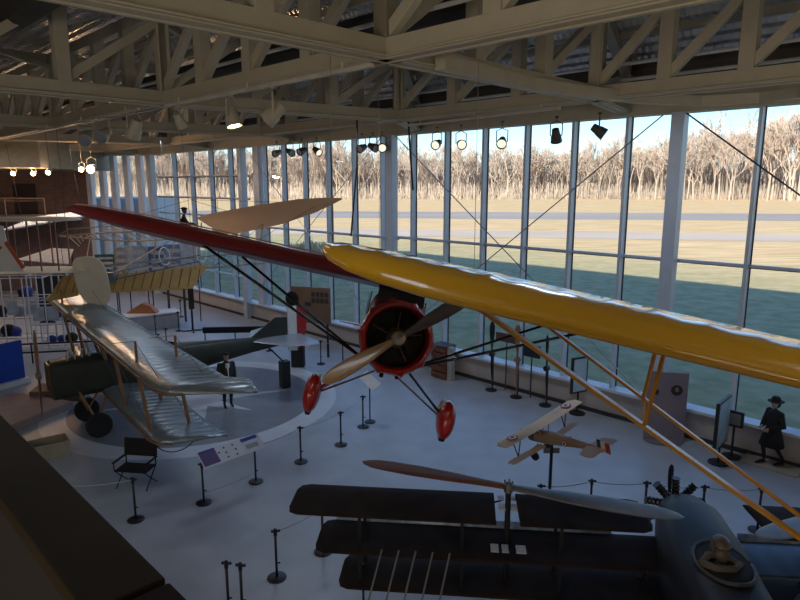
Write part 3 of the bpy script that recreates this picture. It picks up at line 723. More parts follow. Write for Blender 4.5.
for sx in (-1, 1):
    MB().tube([(sx * 2.7, .62, .6), (sx * 2.7, .62, 2.36)], .045, 10).build('rotor_mast', BLACK, he)
    MB().tube([(sx * 4.0, .95, 1.6), (sx * 2.75, .9, 2.05)], .015, 6).build('bracing_wire', BLACK, he)
    R_ = bpy.data.objects.new('rotor', None); COL.objects.link(R_); R_.parent = he; R_.location = (sx * 2.7, .62, 2.42)
    R_.rotation_euler = (0, 0, rad(-15.5) if sx < 0 else rad(26))
    for a in (0, pi):
        b_ = MB(); prop_blade(b_, 2.48, .42, axis_pitch=rad(2), root=.05, n=30)
        o = b_.build('blade', (WOODB if a else M('grey blade', (.16, .17, .19), .4, var=.2)) if sx < 0 else M('grey blade', (0, 0, 0)), R_, smooth=True)  # left rotor has one brown and one grey blade, right rotor both grey
        o.rotation_euler = (pi / 2, 0, a)
    MB().lathe([(-.08, .07), (.05, .08), (.09, .03)], 'z', n=14).build('hub', STEEL, R_)
    for k in range(4):
        a = k * pi / 2; MB().tube([(.06 * cos(a), .06 * sin(a), .05), (.06 * cos(a), .06 * sin(a), .11)], .014, 6).build('bolt', STEEL, R_)
# white plates round the mast
WPL = M('white inspection plate', (.58, .58, .60), .5)
for x, y, z, w, h in ((-2.79, .62, 2.08, .1, .2), (-2.61, .62, 2.08, .1, .2), (-2.79, .9, 2.08, .1, .12), (-2.61, .9, 2.08, .1, .12), (-2.9, .38, 1.52, .12, .2), (-2.74, .38, 1.52, .1, .2), (-2.5, .38, 1.52, .15, .2)):
    MB().box((x, y, z), (w, h, .02)).build('inspection_plate', WPL, he)
# vane rods reaching back from the lower wings
for i in range(5):
    MB().tube([(-4.62 + i * .26, .2, 1.5), (-4.72 + i * .25, -.55, 1.16)], .014, 8).build('vane_rod', M('bare pole', (.24, .22, .20), .5), he)
MB().tube([(-4.76, -.55, 1.16), (-3.66, -.55, 1.16)], .012, 6).build('cross_bar', BLACK, he)
# fuselage
m = MB(); m.rings([sec(.3, 1.95, 1.4, .55, .6, p=2.4), sec(.3, 1.7, 1.42, .85, .95, p=2.4), sec(.25, 1.2, 1.44, 1.05, 1.1, p=3), sec(.12, .3, 1.42, 1.25, 1.14, p=3), sec(.05, -.9, 1.4, 1.15, 1.1, p=3), sec(0, -2.5, 1.3, .8, .85, p=3), sec(0, -4.3, 1.2, .2, .4, p=3)])
fu = m.build('fuselage', NAVY, he, smooth=True, auto=True)
m = MB(); m.tube([(.12 + .36 * cos(a), -.38 + .5 * sin(a), 1.985 - .03 * abs(cos(a))) for a in [2 * pi * k / 32 for k in range(33)]], .028, 8); m.build('cockpit_coaming', M('padded coaming', (.05, .05, .055), .6, var=.3, scale=14), fu, smooth=True)
m = MB(); m.ell((.12, -.38, 1.965), (.34, .48, .035)); m.build('cockpit', BLACKC, fu, smooth=True)
MB().box((.72, .55, 1.62), (.06, .34, .22)).build('side_panel', SB, fu)
# rotary engine at the nose
en = MB(); en.lathe([(1.9, .2), (2.05, .22), (2.2, .16), (2.3, .05)], 'y', c=(.3, 0, 1.5), n=18); e_ = en.build('engine', ENG, he, smooth=True, auto=True)
for k in range(9):
    a = 2 * pi * k / 9 + .2; d = V((cos(a), 0, sin(a))); m = MB(); m.tube([V((.3, 2.05, 1.5)) + d * (.2 + .3 * j / 9) for j in range(10)], [.075 if j % 2 else .055 for j in range(10)], 10); m.build('cylinder', M('cylinder iron', (.05, .05, .06), .35, .7), e_)
m = MB(); prop_blade(m, .62, .12); o = m.build('cooling_fan_blade', BLACK, e_, smooth=True); o.location = (.3, 2.35, 1.5); o.rotation_euler = (0, -pi / 2, 0)
for sx in (-1, 1):
    MB().tube([(sx * .5, .9, .95), (sx * .75, .9, .4)], .04, 8).build('gear_leg', BLACK, he)
    MB().tube([(sx * .45, -.3, .95), (sx * .75, .9, .4)], .03, 8).build('gear_leg', BLACK, he)
    m = MB(); m.lathe([(-.05, .05), (-.05, .3), (-.03, .36), (.03, .36), (.05, .3), (.05, .05)], 'x', c=(sx * .8, .9, .36), n=24); m.build('wheel', RUBBER, he)
    MB().tube([(sx * 5.0, .7, .9), (sx * 5.0, .7, .25), (sx * 5.0, .3, .05), (sx * 5.0, -.1, .05)], .02, 6).build('wing_skid', BLACK, he)
MB().tube([(0, -3.9, 1.1), (0, -4.1, .05)], .03, 6).build('tail_skid', BLACK, he)
m = MB(); m.ell((-.95, -.55, 1.2), (.13, .12, .12)); m.tube([(-.95, -.55, .8), (-.95, -.55, 1.15)], .03, 6); m.build('tank_cap', M('pale round cap', (.30, .29, .27), .6), he, smooth=True)

# ================================================================== FIGURES
def skin_body(name, joints, edges, radii, mat, parent, sub=1, root=0):
    me = bpy.data.meshes.new(name); me.from_pydata([tuple(j) for j in joints], edges, []); me.update()
    o = bpy.data.objects.new(name, me); COL.objects.link(o); me.materials.append(mat)
    md = o.modifiers.new('skin', 'SKIN'); md.use_smooth_shade = True
    sv = me.skin_vertices[0].data
    for i, r in enumerate(radii):
        sv[i].radius = (r, r) if not isinstance(r, tuple) else r; sv[i].use_root = (i == root)
    s2 = o.modifiers.new('sub', 'SUBSURF'); s2.levels = sub; s2.render_levels = sub
    if parent: o.parent = parent
    return o
def head(parent, c, yaw, tone=SKIN, s=1.0, tilt=0):
    """head with face; looks along +y before yaw"""
    R = Matrix.Rotation(yaw, 3, 'Z') @ Matrix.Rotation(tilt, 3, 'X'); m = MB(); c = V(c)
    rs = []
    for z, wx, wy, oy in ((-.115, .03, .035, .035), (-.10, .05, .055, .025), (-.06, .066, .078, .012), (-.02, .073, .09, .003), (.03, .077, .096, -.003), (.075, .07, .088, -.008), (.105, .048, .06, -.01), (.118, .015, .02, -.01)):
        rs.append([c + R @ (V((wx * cos(2 * pi * k / 16), oy + wy * sin(2 * pi * k / 16), z)) * s) for k in range(16)])
    m.rings(rs)
    m.rings([[c + R @ (V(p) * s) for p in q] for q in ([(-.009, .088, .02), (.009, .088, .02), (0, .092, .025)], [(-.014, .09, -.025), (.014, .09, -.025), (0, .118, -.02)])])
    for sx in (-1, 1): m.ell(c + R @ (V((sx * .077, -.005, -.005)) * s), (.012 * s, .02 * s, .03 * s), 8, 5, R)
    h = m.build('head', tone, parent, smooth=True)
    e = MB()
    for sx in (-1, 1): e.ell(c + R @ (V((sx * .03, .083, .012)) * s), (.013 * s, .01 * s, .008 * s), 8, 5, R)
    e.build('eye', M('dark eyes', (.02, .015, .012), .2), h)
    MB().ell(c + R @ (V((0, .086, -.052)) * s), (.023 * s, .008 * s, .007 * s), 8, 5, R).build('mouth', M('lips', (.32, .10, .09), .5), h)
    return h
def hand(parent, wrist, d, side, tone=SKIN):
    """small relaxed hand with five curled fingers"""
    wrist = V(wrist); d = V(d).normalized(); s_ = d.cross(V((0, 1, 0)))
    if s_.length < .1: s_ = V((1, 0, 0))
    s_.normalize(); nrm = s_.cross(d)
    m = MB(); m.tube([wrist, wrist + d * .03, wrist + d * .09], [.024, .034, .034], 10)
    for i, L in enumerate((.07, .08, .075, .06)):
        b = wrist + d * .08 + s_ * (-.027 + .018 * i); m.tube([b, b + d * L * .5 + nrm * .008, b + d * L * .85 + nrm * .03], [.009, .0085, .007], 6)
    b = wrist + d * .03 + s_ * .03 * side; m.tube([b, b + s_ * .02 * side + d * .03, b + s_ * .022 * side + d * .055 + nrm * .015], [.011, .01, .008], 6)
    return m.build('hand', tone, parent, smooth=True)

# woman by the window: black coat, brimmed hat, on a pale mat
WP_ = atz(769, 466); WP_.z = .06
wy = rad(100)
wo = thing('mannequin', 'woman mannequin in a long black coat and black brimmed hat', 'mannequin', (WP_.x, WP_.y, .055), (0, 0, wy))
J = [(0, 0, .92), (0, .0, 1.12), (0, -.01, 1.32), (0, 0, 1.42), (0, .01, 1.5), (.1, 0, .86), (.12, .14, .48), (.12, .05, .1), (.12, .19, .035), (-.1, 0, .86), (-.12, -.04, .48), (-.12, -.28, .12), (-.12, -.16, .035),
     (.18, 0, 1.36), (.27, .02, 1.1), (.14, .2, 1.0), (-.18, 0, 1.36), (-.29, -.02, 1.1), (-.10, .21, .98)]
E_ = [(0, 1), (1, 2), (2, 3), (3, 4), (0, 5), (5, 6), (6, 7), (7, 8), (0, 9), (9, 10), (10, 11), (11, 12), (2, 13), (13, 14), (14, 15), (2, 16), (16, 17), (17, 18)]
rr = [.15, .13, .15, .06, .05, .1, .06, .04, .035, .1, .06, .04, .035, .065, .048, .032, .065, .048, .032]
skin_body('body', J, E_, rr, M('black stocking figure', (.02, .016, .016), .6), wo)
m = MB(); rs = []
for z, w, d_, oy in ((1.44, .09, .08, 0), (1.40, .19, .11, 0), (1.3, .215, .14, 0), (1.1, .18, .13, 0), (.95, .2, .16, 0), (.75, .25, .22, 0), (.52, .30, .28, 0), (.5, .27, .25, 0)):
    rs.append([V((w * cos(2 * pi * k / 24) * (1 + .04 * sin(k * 2.0) * (z < .9)), oy + d_ * sin(2 * pi * k / 24), z)) for k in range(24)])
m.rings(rs)
BC = M('black wool coat', (.008, .007, .008), .85, bump=.4, bscale=80)
m.build('coat', BC, wo, smooth=True)
for sx in (-1, 1):
    m = MB(); i0 = 13 if sx > 0 else 16; m.tube([V(J[i0]), V(J[i0 + 1]), V(J[i0 + 2])], [.085, .075, .058], 12); m.ell(V(J[i0]), (.09, .09, .09)); m.build('sleeve', BC, wo, smooth=True)
    hand(wo, J[i0 + 2], (-.3 * sx, .8, -.3), sx)
    m = MB(); fx = .12 * sx; fy = .10 if sx > 0 else -.22; m.rings([sec(fx, fy - .05, .06, .09, .1), sec(fx, fy + .05, .05, .095, .09), sec(fx, fy + .17, .03, .08, .05), sec(fx, fy + .21, .02, .04, .03)]); m.build('shoe', M('black shoe', (.01, .01, .01), .3), wo, smooth=True)
head(wo, (0, .03, 1.62), rad(35))
m = MB(); m.lathe([(1.66, .10), (1.665, .19), (1.675, .19), (1.685, .11), (1.75, .10), (1.79, .07), (1.80, .0)], 'z', c=(0, .01, 0), n=24); m.build('hat', BC, wo, smooth=True, auto=True)
m = MB(); m.ell((0, -.045, 1.60), (.085, .07, .11)); m.build('hair', M('dark hair', (.02, .012, .008), .6), wo, smooth=True)
m = MB(); R45 = Matrix.Rotation(rad(-32), 3, 'Z'); mc = atz(771, 466); m.box((mc.x, mc.y, .026), (1.3, .62, .05), Matrix.Rotation(rad(-45), 3, 'Z')); tag(m.build('display_mat', M('pale display plinth', (.42, .37, .31), .7), bevel=.01), 'pale tan floor plinth under the mannequin in the black coat', 'plinth')

# man beside the biplane tail
MP_ = atz(229, 391)
MP_ = aty(229, 372, 19.0); MP_.z = 0
MP_ = V((-5.5, 18.9, 0))
ma = thing('mannequin', 'man mannequin in dark coat, white shirt and cap beside the biplane fuselage', 'mannequin', MP_, (0, 0, rad(215)))
J2 = [(0, 0, .95), (0, 0, 1.15), (0, 0, 1.38), (0, 0, 1.5), (0, .01, 1.58), (.1, 0, .9), (.11, .03, .5), (.11, -.02, .1), (.12, .14, .04), (-.1, 0, .9), (-.11, .02, .5), (-.11, -.02, .1), (-.12, .14, .04), (.2, 0, 1.42), (.26, -.02, 1.15), (.24, .1, .92), (-.2, 0, 1.42), (-.26, -.02, 1.15), (-.22, .12, .95)]
skin_body('body', J2, E_, [.15, .14, .16, .06, .05, .1, .07, .045, .04, .1, .07, .045, .04, .07, .05, .035, .07, .05, .035], M('dark trousers', (.02, .02, .022), .8), ma)
m = MB(); m.rings([[V((w * cos(2 * pi * k / 24), d_ * sin(2 * pi * k / 24), z)) for k in range(24)] for z, w, d_ in ((1.5, .08, .08), (1.46, .2, .12), (1.3, .22, .15), (1.05, .2, .15), (.85, .23, .18), (.6, .25, .2), (.58, .22, .18))])
COAT = M('dark brown coat', (.02, .017, .014), .8); m.build('coat', COAT, ma, smooth=True)
m = MB(); m.rings([[V((x, .13 + dy, z)) for x, dy in ((-w, 0), (0, .03), (w, 0), (0, -.02))] for z, w in ((1.49, .07), (1.3, .06), (1.0, .015))]); m.build('shirt_front', WHITEP, ma)
for sx in (-1, 1):
    i0 = 13 if sx > 0 else 16; m = MB(); m.tube([V(J2[i0]), V(J2[i0 + 1]), V(J2[i0 + 2])], [.085, .07, .055], 12); m.ell(V(J2[i0]), (.088, .088, .088)); m.build('sleeve', COAT, ma, smooth=True)
    hand(ma, J2[i0 + 2], (0, .35, -.8), sx)
head(ma, (0, .03, 1.69), 0)
m = MB(); m.ell((0, .03, 1.79), (.11, .13, .045)); m.ell((0, .13, 1.765), (.07, .06, .012)); m.build('cap', BLACKC, ma, smooth=True)

# pilot in the helicopter cockpit
pi_o = thing('mannequin', 'mannequin pilot in brown leather flying helmet sitting in the dark helicopter cockpit', 'mannequin', HP + Matrix.Rotation(HRZ, 3, 'Z') @ V((.06, -.05, .14)), (0, 0, HRZ)); pi_o.scale = (1.15, 1.15, 1.0)
J3 = [(0, -.35, 1.3), (0, -.36, 1.5), (0, -.36, 1.72), (0, -.33, 1.84), (0, -.3, 1.92), (.1, -.3, 1.25), (.12, .12, 1.3), (.12, .2, 1.05), (.12, .3, 1.0), (-.1, -.3, 1.25), (-.12, .12, 1.3), (-.12, .2, 1.05), (-.12, .3, 1.0), (.19, -.35, 1.76), (.26, -.15, 1.6), (.12, .08, 1.65), (-.19, -.35, 1.76), (-.26, -.15, 1.6), (-.12, .08, 1.65)]
skin_body('body', J3, E_, [.14, .14, .15, .06, .05, .09, .07, .05, .04, .09, .07, .05, .04, .08, .06, .04, .08, .06, .04], LEATHER, pi_o)
for sx in (-1, 1): hand(pi_o, J3[15 if sx > 0 else 18], (-.2 * sx, .8, .1), sx, LEATHER)
head(pi_o, (0, -.27, 2.07), rad(30))
m = MB(); m.ell((0, -.29, 2.10), (.108, .125, .125)); m.ell((0, -.37, 2.0), (.09, .06, .1)); m.ell((.09, -.28, 2.04), (.025, .05, .07)); m.ell((-.09, -.28, 2.04), (.025, .05, .07)); hl = m.build('flying_helmet', M('worn helmet leather', (.10, .08, .065), .5, var=.4, scale=14), pi_o, smooth=True)
m = MB(); m.tube([(.1 * cos(a), -.29 + .118 * sin(a), 2.12) for a in [2 * pi * k / 20 for k in range(21)]], .006, 6); m.build('goggle_strap', STEEL, hl)
m = MB(); m.tube([(-.22, -.36, 1.86), (-.1, -.22, 1.88), (.08, -.22, 1.88), (.2, -.36, 1.86), (.1, -.47, 1.87), (-.1, -.47, 1.87), (-.22, -.36, 1.86)], .05, 8); m.build('fur_collar', M('fleece collar', (.13, .11, .09), .95, bump=.8, bscale=60), pi_o, smooth=True)

# ================================================================== BARRIER POSTS
def stanchion_proto():
    t = thing('barrier_post', '', 'barrier post', (0, 0, 0), group='black retractable barrier posts')
    m = MB(); m.lathe([(0, .17), (.02, .175), (.035, .15), (.045, .03)], 'z', n=24); m.build('base', BLACK, t, smooth=True, auto=True)
    m = MB(); m.tube([(0, 0, .03), (0, 0, .93)], .024, 10); m.build('pole', BLACK, t, smooth=True)
    m = MB(); m.lathe([(.84, .034), (.96, .034), (.975, .02)], 'z', n=14); m.box((.055, 0, .93), (.07, .03, .04)); m.box((-.05, 0, .93), (.05, .03, .04)); m.build('tape_head', BLACK, t)
    m = MB(); m.box((.04, 0, .3), (.06, .02, .02)); m.build('hook', BLACK, t)
    return t
st0 = stanchion_proto(); st_used = False
posts = [((136, 520), 'barrier post standing in front of the black folding chair'), ((204, 503), 'barrier post holding the near end of the tilted picture panel'), ((256, 482), 'barrier post holding the far end of the tilted picture panel'),
         ((301, 462), 'barrier post with the pale tape foot, on the edge of the painted ring'), ((341, 445), 'barrier post between the ringed floor and the white reader board'), ((277, 578), 'lone barrier post on open floor in front of the dark wing tip'),
         ((363, 427), 'barrier post just in front of the white reader board'), ((323, 552), 'barrier post half hidden behind the dark wing tips'),
         ((321, 364), 'small distant barrier post below the brown exhibit board'), ((343, 366), 'small distant barrier post next to the red cowling'), ((156, 335), 'distant barrier post before the long white plinth, nearer one'), ((179, 331), 'distant barrier post at the end of the long white plinth'),
         ((181, 317), 'distant barrier post behind the long white plinth'), ((167, 350), 'short looking barrier post behind the silver wing')]
SP = {}
for (px, lab) in posts:
    o = st0 if not st_used else tree_copy(st0); st_used = True
    p = atz(*px); o.location = p; o.rotation_euler = (0, 0, random.uniform(-.5, .5)); o['label'] = lab; SP[px] = p
tops = [((541, 485), 'barrier post head just behind the wooden rotor hub'), ((592, 480), 'barrier post left of the model biplane stand foot, behind the long rotor blade'), ((647, 482), 'barrier post behind the long grey rotor blade, before the helicopter nose'),
        ((705, 486), 'barrier post right beside the helicopter nose engine'), ((762, 488), 'barrier post seen between the yellow wing struts'), ((240, 564), 'barrier post with its head at the bottom edge of the picture'), ((226, 562), 'barrier post furthest down beside its twin at the picture bottom')]
for px, lab in tops:
    o = tree_copy(st0); p = atz(px[0], px[1], .95); p.z = 0; o.location = p; o.rotation_euler = (0, 0, -.1); o['label'] = lab; SP[px] = p
TAPE = M('pale barrier tape', (.42, .45, .50), .6)
def tape(a, b, lab, z=.92, mat=None, h=.022):
    a, b = SP[a], SP[b]; m = MB(); n = 8; pr_ = None
    for i in range(n + 1):
        t = i / n; p = a.lerp(b, t) + V((0, 0, z - .05 * 4 * t * (1 - t)))
        if pr_ is not None: m.bar(pr_, p, .005, h)
        pr_ = p
    tag(m.build('barrier_tape', mat or TAPE), lab, 'barrier tape', 'barrier tapes between the posts')
tape((301, 462), (341, 445), 'pale tape joining the two posts by the painted ring'); tape((341, 445), (363, 427), 'pale tape running back to the white reader board')
tape((541, 485), (592, 480), 'pale tape from the post behind the wooden rotor hub'); tape((592, 480), (647, 482), 'pale tape behind the model biplane stand'); tape((647, 482), (705, 486), 'pale tape in front of the helicopter nose'); tape((705, 486), (762, 488), 'pale tape crossing behind the yellow struts')
tape((321, 364), (343, 366), 'distant pale tape below the brown exhibit board'); tape((156, 335), (179, 331), 'black tape before the long white plinth', mat=BLACK)
q_ = atz(60, 486, .92); q_.z = 0; SP['parapet'] = q_
o_ = tree_copy(st0); o_.location = q_; o_['label'] = 'barrier post hidden behind the parapet cap, left of the folding chair'
tape('parapet', (136, 520), 'pale tape running from the folding chair post towards the parapet')
tape((204, 503), (256, 482), 'pale low tape under the tilted picture panel', z=.25)
tape((256, 482), (301, 462), 'pale tape over the painted ring edge')
tape((277, 578), (323, 552), 'pale tape running under the dark wing tips')

# tilted picture panel
a = SP[(204, 503)] + V((0, 0, 1.0)); b = SP[(256, 482)] + V((0, 0, 1.0)); d = (b - a).normalized(); a = a - d * .02; b = b + d * .2
pn = thing('picture_panel', 'long tilted white picture panel with blue end headings on two black posts', 'display panel', a.lerp(b, .5), (0, 0, atan2(d.y, d.x)))
L = (b - a).length; TL = Matrix.Rotation(rad(38), 3, 'X')
pb = MB().box((0, 0, 0), (L, .42, .02), TL).build('board', PAPER, pn, bevel=.004)
def onp(x, y, w, h, mat, nm): MB().box(TL @ V((x, y, .013)), (w, h, .004), TL).build(nm, mat, pb)
onp(-L * .36, .0, L * .25, .34, M('purple print', (.12, .07, .2), .5), 'printed_picture'); onp(-L * .36, .19, L * .25, .05, BLUEP, 'heading'); onp(L * .32, .15, L * .27, .09, BLUEP, 'heading'); onp(L * .32, -.05, L * .2, .12, M('grey print', (.3, .3, .32), .5), 'printed_text')
for x, y in ((-.1, .13), (-.1, 0), (-.1, -.12), (.04, .13), (.06, .0), (.04, -.13), (-.2, .05)): MB().box(TL @ V((x * L, y, .013)), (.04, .04, .004), TL).build('printed_dot', M('dark print', (.02, .02, .03), .5), pb)
for sx in (-1, 1): MB().box((sx * L * .42, 0, -.06), (.05, .05, .1)).build('bracket', BLACK, pn)

# white reader board on a post
p = atz(370, 422); rd = thing('reader_board', 'white tilted reader board on a thin black post behind the propeller tip', 'sign', p, (0, 0, rad(35)))
m = MB(); m.lathe([(0, .17), (.03, .16), (.04, .02)], 'z', n=18); m.build('base', BLACK, rd); MB().tube([(0, 0, .03), (0, 0, 1.15)], .02, 8).build('pole', BLACK, rd)
MB().box((0, 0, 1.3), (.34, .62, .02), Matrix.Rotation(rad(-28), 3, 'Y') @ Matrix.Rotation(rad(35), 3, 'X')).build('board', M('white reader print', (.75, .78, .82), .4), rd)

# black canvas folding chair
p = atz(137, 486); CHS = 1.25; ch = thing('folding_chair', 'black canvas folding chair standing near the lower wing tip', 'chair', p, (0, 0, rad(-8))); ch.scale = (CHS, 1, 1.0)
MB().box((0, 0, .46), (.62, .46, .03)).build('seat', BLACKC, ch); MB().box((.02, .24, .88), (.66, .03, .42), Matrix.Rotation(rad(-8), 3, 'X')).build('backrest', BLACKC, ch, bevel=.008)
for sx in (-1, 1):
    MB().tube([(sx * .3, -.24, .02), (sx * .3, .24, .46), ], .014, 6).build('leg', BLACK, ch); MB().tube([(sx * .3, .24, .02), (sx * .3, -.24, .46)], .014, 6).build('leg', BLACK, ch)
    MB().tube([(sx * .3, .24, .44), (sx * .3, .26, 1.08)], .014, 6).build('back_post', BLACK, ch); MB().box((sx * .32, 0, .66), (.05, .5, .02)).build('armrest', BLACK, ch)
    MB().tube([(sx * .32, -.22, .46), (sx * .32, -.22, .66)], .012, 6).build('arm_post', BLACK, ch)

# long black padded barrier behind the biplane tail
a, b = atz(204, 352), atz(300, 350); d = b - a
bt = thing('padded_barrier', 'long black padded barrier rail on thin posts behind the biplane fuselage', 'barrier', a, (0, 0, atan2(d.y, d.x)))
L = d.length; m = MB(); m.bar((0, 0, .95), (L, 0, .95), .12, .26); m.build('rail', BLACKC, bt, bevel=.03)
for t in (0.02, .33, .68, .98): m = MB(); m.tube([(L * t, 0, .02), (L * t, 0, .9)], .025, 8); m.lathe([(0, .16), (.02, .15)], 'z', c=(L * t, 0, 0), n=16); m.build('post', BLACK, bt)

# ================================================================== ALONG THE WINDOW
WALLR = rad(-45)
def near_wall(u, c):
    a = (u - 400) / FPX; y = (c - 7 * sin(PITCH) * a) / (1 + cos(PITCH) * a); return V((c - y, y, 0))
def upright_prop(u, v, z0, z1, lab, mat, w=.16):
    p = near_wall(u, 23.75); t = thing('display_propeller', lab, 'propeller', p, (0, 0, WALLR), 'old propellers stood upright by the window')
    H2 = (z1 - z0) / 2; P_ = bpy.data.objects.new('propeller', None); COL.objects.link(P_); P_.parent = t; P_.location = (0, 0, z0 + H2); P_.rotation_euler = (0, pi / 2 - .02, 0)
    for k in (0, pi):
        o = prop_blade(MB(), H2, w, root=.05, axis_pitch=rad(75)).build('blade', mat, P_, smooth=True); o.rotation_euler = (0, k, 0)
    MB().lathe([(-.07, .09), (.07, .09)], 'y', n=14).build('hub', mat, P_)
    m = MB(); m.lathe([(0, .2), (.03, .2), (.04, .03)], 'z', n=18); m.tube([(0, .09, .02), (0, .09, z0 + H2)], .022, 8); m.build('stand', BLACK, t)
upright_prop(491, 384, .15, 2.45, 'tall black propeller nearest the crate, standing by the window', M('black propeller', (.015, .013, .012), .35), .2)
upright_prop(516, 389, .1, 2.5, 'brown wooden propeller standing between the two black ones', SPRUCE, .22)
upright_prop(545, 398, .15, 2.35, 'slender black propeller nearest the angled light box', M('black propeller', (0, 0, 0)), .12)
m = MB(); p = atwall(532, 351, 24.2); m.box(p, (.62, .05, .42), Matrix.Rotation(WALLR, 3, 'Z')); m.bar(p + V((0, 0, -.2)), V((p.x, p.y, .0)), .04, .04); tag(m.build('display_case', M('dark case', (.02, .025, .04), .3)), 'small dark blue box on a stand between two propellers', 'display case')
m = MB(); p = atwall(507, 338, 24.3); m.box(p, (.9, .04, .3), Matrix.Rotation(WALLR, 3, 'Z')); m.bar(p, V((p.x, p.y, 0)), .04, .04); tag(m.build('info_board', M('brown sign', (.12, .06, .05), .6)), 'low brown sign board behind the wooden propeller', 'sign')
def framed(u, v, zc, w, h, rz, lab, name, face, frame, base=True, fw=.06):
    p = atz(u, v) if v else near_wall(u, 23.9); t = thing(name, lab, 'sign', p, (0, 0, rz))
    m = MB(); m.box((0, 0, zc), (w, .08, h)); bo = m.build('frame', frame, t, bevel=.01)
    MB().box((0, -.045, zc), (w - fw * 2, .01, h - fw * 2)).build('face', face, t); MB().box((0, .045, zc), (w - fw * 2, .01, h - fw * 2)).build('face', face, t)
    if base:
        MB().tube([(0, 0, .03), (0, 0, zc - h / 2)], .03, 8).build('pole', BLACK, t); m = MB(); m.lathe([(0, .25), (.03, .24), (.04, .03)], 'z', n=20); m.build('base', BLACK, t)
    return t
LITE = M('pale blue acrylic', (.42, .55, .62), .2)
framed(577, 0, 1.25, .62, 1.15, rad(26), 'black framed pale blue light box turned sideways by the window', 'angled_sign', LITE, BLACK)
framed(718, 463, 1.1, 1.0, 1.25, rad(47), 'tall black framed pale sign standing beyond the yellow struts', 'angled_sign', LITE, BLACK)
t = framed(731, 0, 1.05, .42, .42, WALLR, 'small square grey sign before the window by the hatted mannequin', 'window_sign', M('grey sign', (.16, .17, .18), .5), BLACK)
# tall mauve panel
p = near_wall(663, 23.55); tp = thing('tall_panel', 'tall mauve exhibit panel with a round dark portrait and curved foot', 'display panel', p, (0, 0, rad(-12)))
MAUV = M('mauve panel', (.25, .20, .24), .6, var=.04)
MB().box((0, 0, 1.0), (1.05, .05, 1.98)).build('panel', MAUV, tp, bevel=.01)
MB().lathe([(-.034, .0), (-.034, .15), (-.026, .15)], 'y', c=(.24, 0, 1.5), n=24).build('portrait', M('dark portrait', (.03, .025, .03), .5), tp); MB().ell((.24, -.038, 1.52), (.05, .006, .07), 12, 8).build('portrait_face', M('portrait face', (.3, .2, .17), .6), tp)
MB().box((-.3, -.03, 1.42), (.16, .01, .14)).build('printed_text', M('dark print', (0, 0, 0)), tp)
m = MB(); m.ell((0, -.05, .03), (.5, .3, .03), 20, 6); m.build('foot', M('grey foot', (.2, .2, .22), .5), tp)
# brown exhibit board with photographs and an old wheel beside it
p = atz(311, 358); p = V((-4.0, 27.0, 0)); R_ = rad(-18)
p = aty(311, 325, 25.0); p.z = 0
eb = thing('exhibit_board', 'brown exhibit board with rows of small photographs, wheel at its side', 'display panel', p, (0, 0, R_))
BRB = M('brown board', (.25, .15, .09), .7, var=.08); MB().box((0, 0, 2.15), (1.8, .06, 1.5)).build('board', BRB, eb, bevel=.01)
for i in range(4):
    for j in range(2): MB().box((.15 + .2 * i, -.04, 2.62 - .26 * j), (.15, .012, .19)).build('photograph', M('dark photo', (.06, .06, .06), .4), eb)
MB().box((-.1, -.04, 2.2), (.28, .012, .16)).build('photograph', M('dark photo', (0, 0, 0)), eb)
for sx in (-.75, .75): MB().box((sx, .0, .7), (.08, .06, 1.4)).build('leg', BLACK, eb)
m = MB(); m.lathe([(-.05, .18), (-.05, .27), (0, .30), (.05, .27), (.05, .18)], 'y', c=(-.78, -.12, 2.4), n=28); m.build('wheel', RUBBER, eb, smooth=True, auto=True)
p2 = aty(298, 350, 23.5); p2.z = 0; m = MB(); m.box((0, 0, .8), (.5, .4, 1.6)); o = m.build('display_stand', M('black stand', (.015, .014, .015), .5), bevel=.02); o.location = p2; tag(o, 'black upright display stand below the brown exhibit board', 'stand')
# red brown crate
p = near_wall(443, 23.7); cr_ = thing('crate', 'reddish brown wooden crate with pale post beside it behind the cowling', 'crate', p, (0, 0, WALLR))
m = MB()
for i in range(5): m.box((0, -.26, .15 + .24 * i), (.7, .03, .2)); m.box((0, .26, .15 + .24 * i), (.7, .03, .2)); m.box((-.34, 0, .15 + .24 * i), (.03, .5, .2)); m.box((.34, 0, .15 + .24 * i), (.03, .5, .2))
m.build('slatted_body', M('red brown crate wood', (.16, .06, .035), .7, var=.4, scale=5), cr_); MB().box((0, 0, 1.24), (.76, .58, .03)).build('lid', M('dark lid', (.05, .04, .04), .6), cr_); MB().box((.46, -.1, .62), (.2, .2, 1.24)).build('corner_post', M('grey post', (.4, .38, .36), .6), cr_)

# ================================================================== MODEL BIPLANE ON A STAND
mp = aty(552, 441, 10.9); mdl = thing('model_biplane', 'small cream model biplane with roundels and striped tail on a thin black stand', 'model aeroplane', mp, (0, 0, 0))
mR = Matrix.Rotation(rad(38), 3, 'Z') @ Matrix.Rotation(rad(-8), 3, 'X') @ Matrix.Rotation(rad(-9), 3, 'Y')
mdl.rotation_euler = mR.to_euler(); mdl.scale = (1.2, 1.2, 1.2)
MC = M('model cream cloth', (.62, .47, .33), .6, var=.1); MG = M('model grey cowl', (.10, .09, .085), .4, .3)
ROU = [M('roundel red', (.36, .03, .02), .5), M('roundel white', (.7, .66, .6), .5), M('roundel blue', (.02, .04, .13), .5)]
def rnd_(parent, c, nrm, r):
    for k, (q, mt) in enumerate(((r, ROU[0]), (r * .74, ROU[1]), (r * .4, ROU[2]))):
        m = MB(); c2 = V(c) + V(nrm) * (.003 + .002 * k); x = V(nrm).cross(V((0, 1, 0) if abs(nrm[1]) < .9 else (0, 0, 1))).normalized(); y = V(nrm).cross(x)
        rs2 = [[c2 + (x * cos(a) + y * sin(a)) * q + V(nrm) * h for a in [2 * pi * i / 20 for i in range(20)]] for h in (-.002, .0015)]
        m.rings(rs2); m.build('roundel', mt, parent)
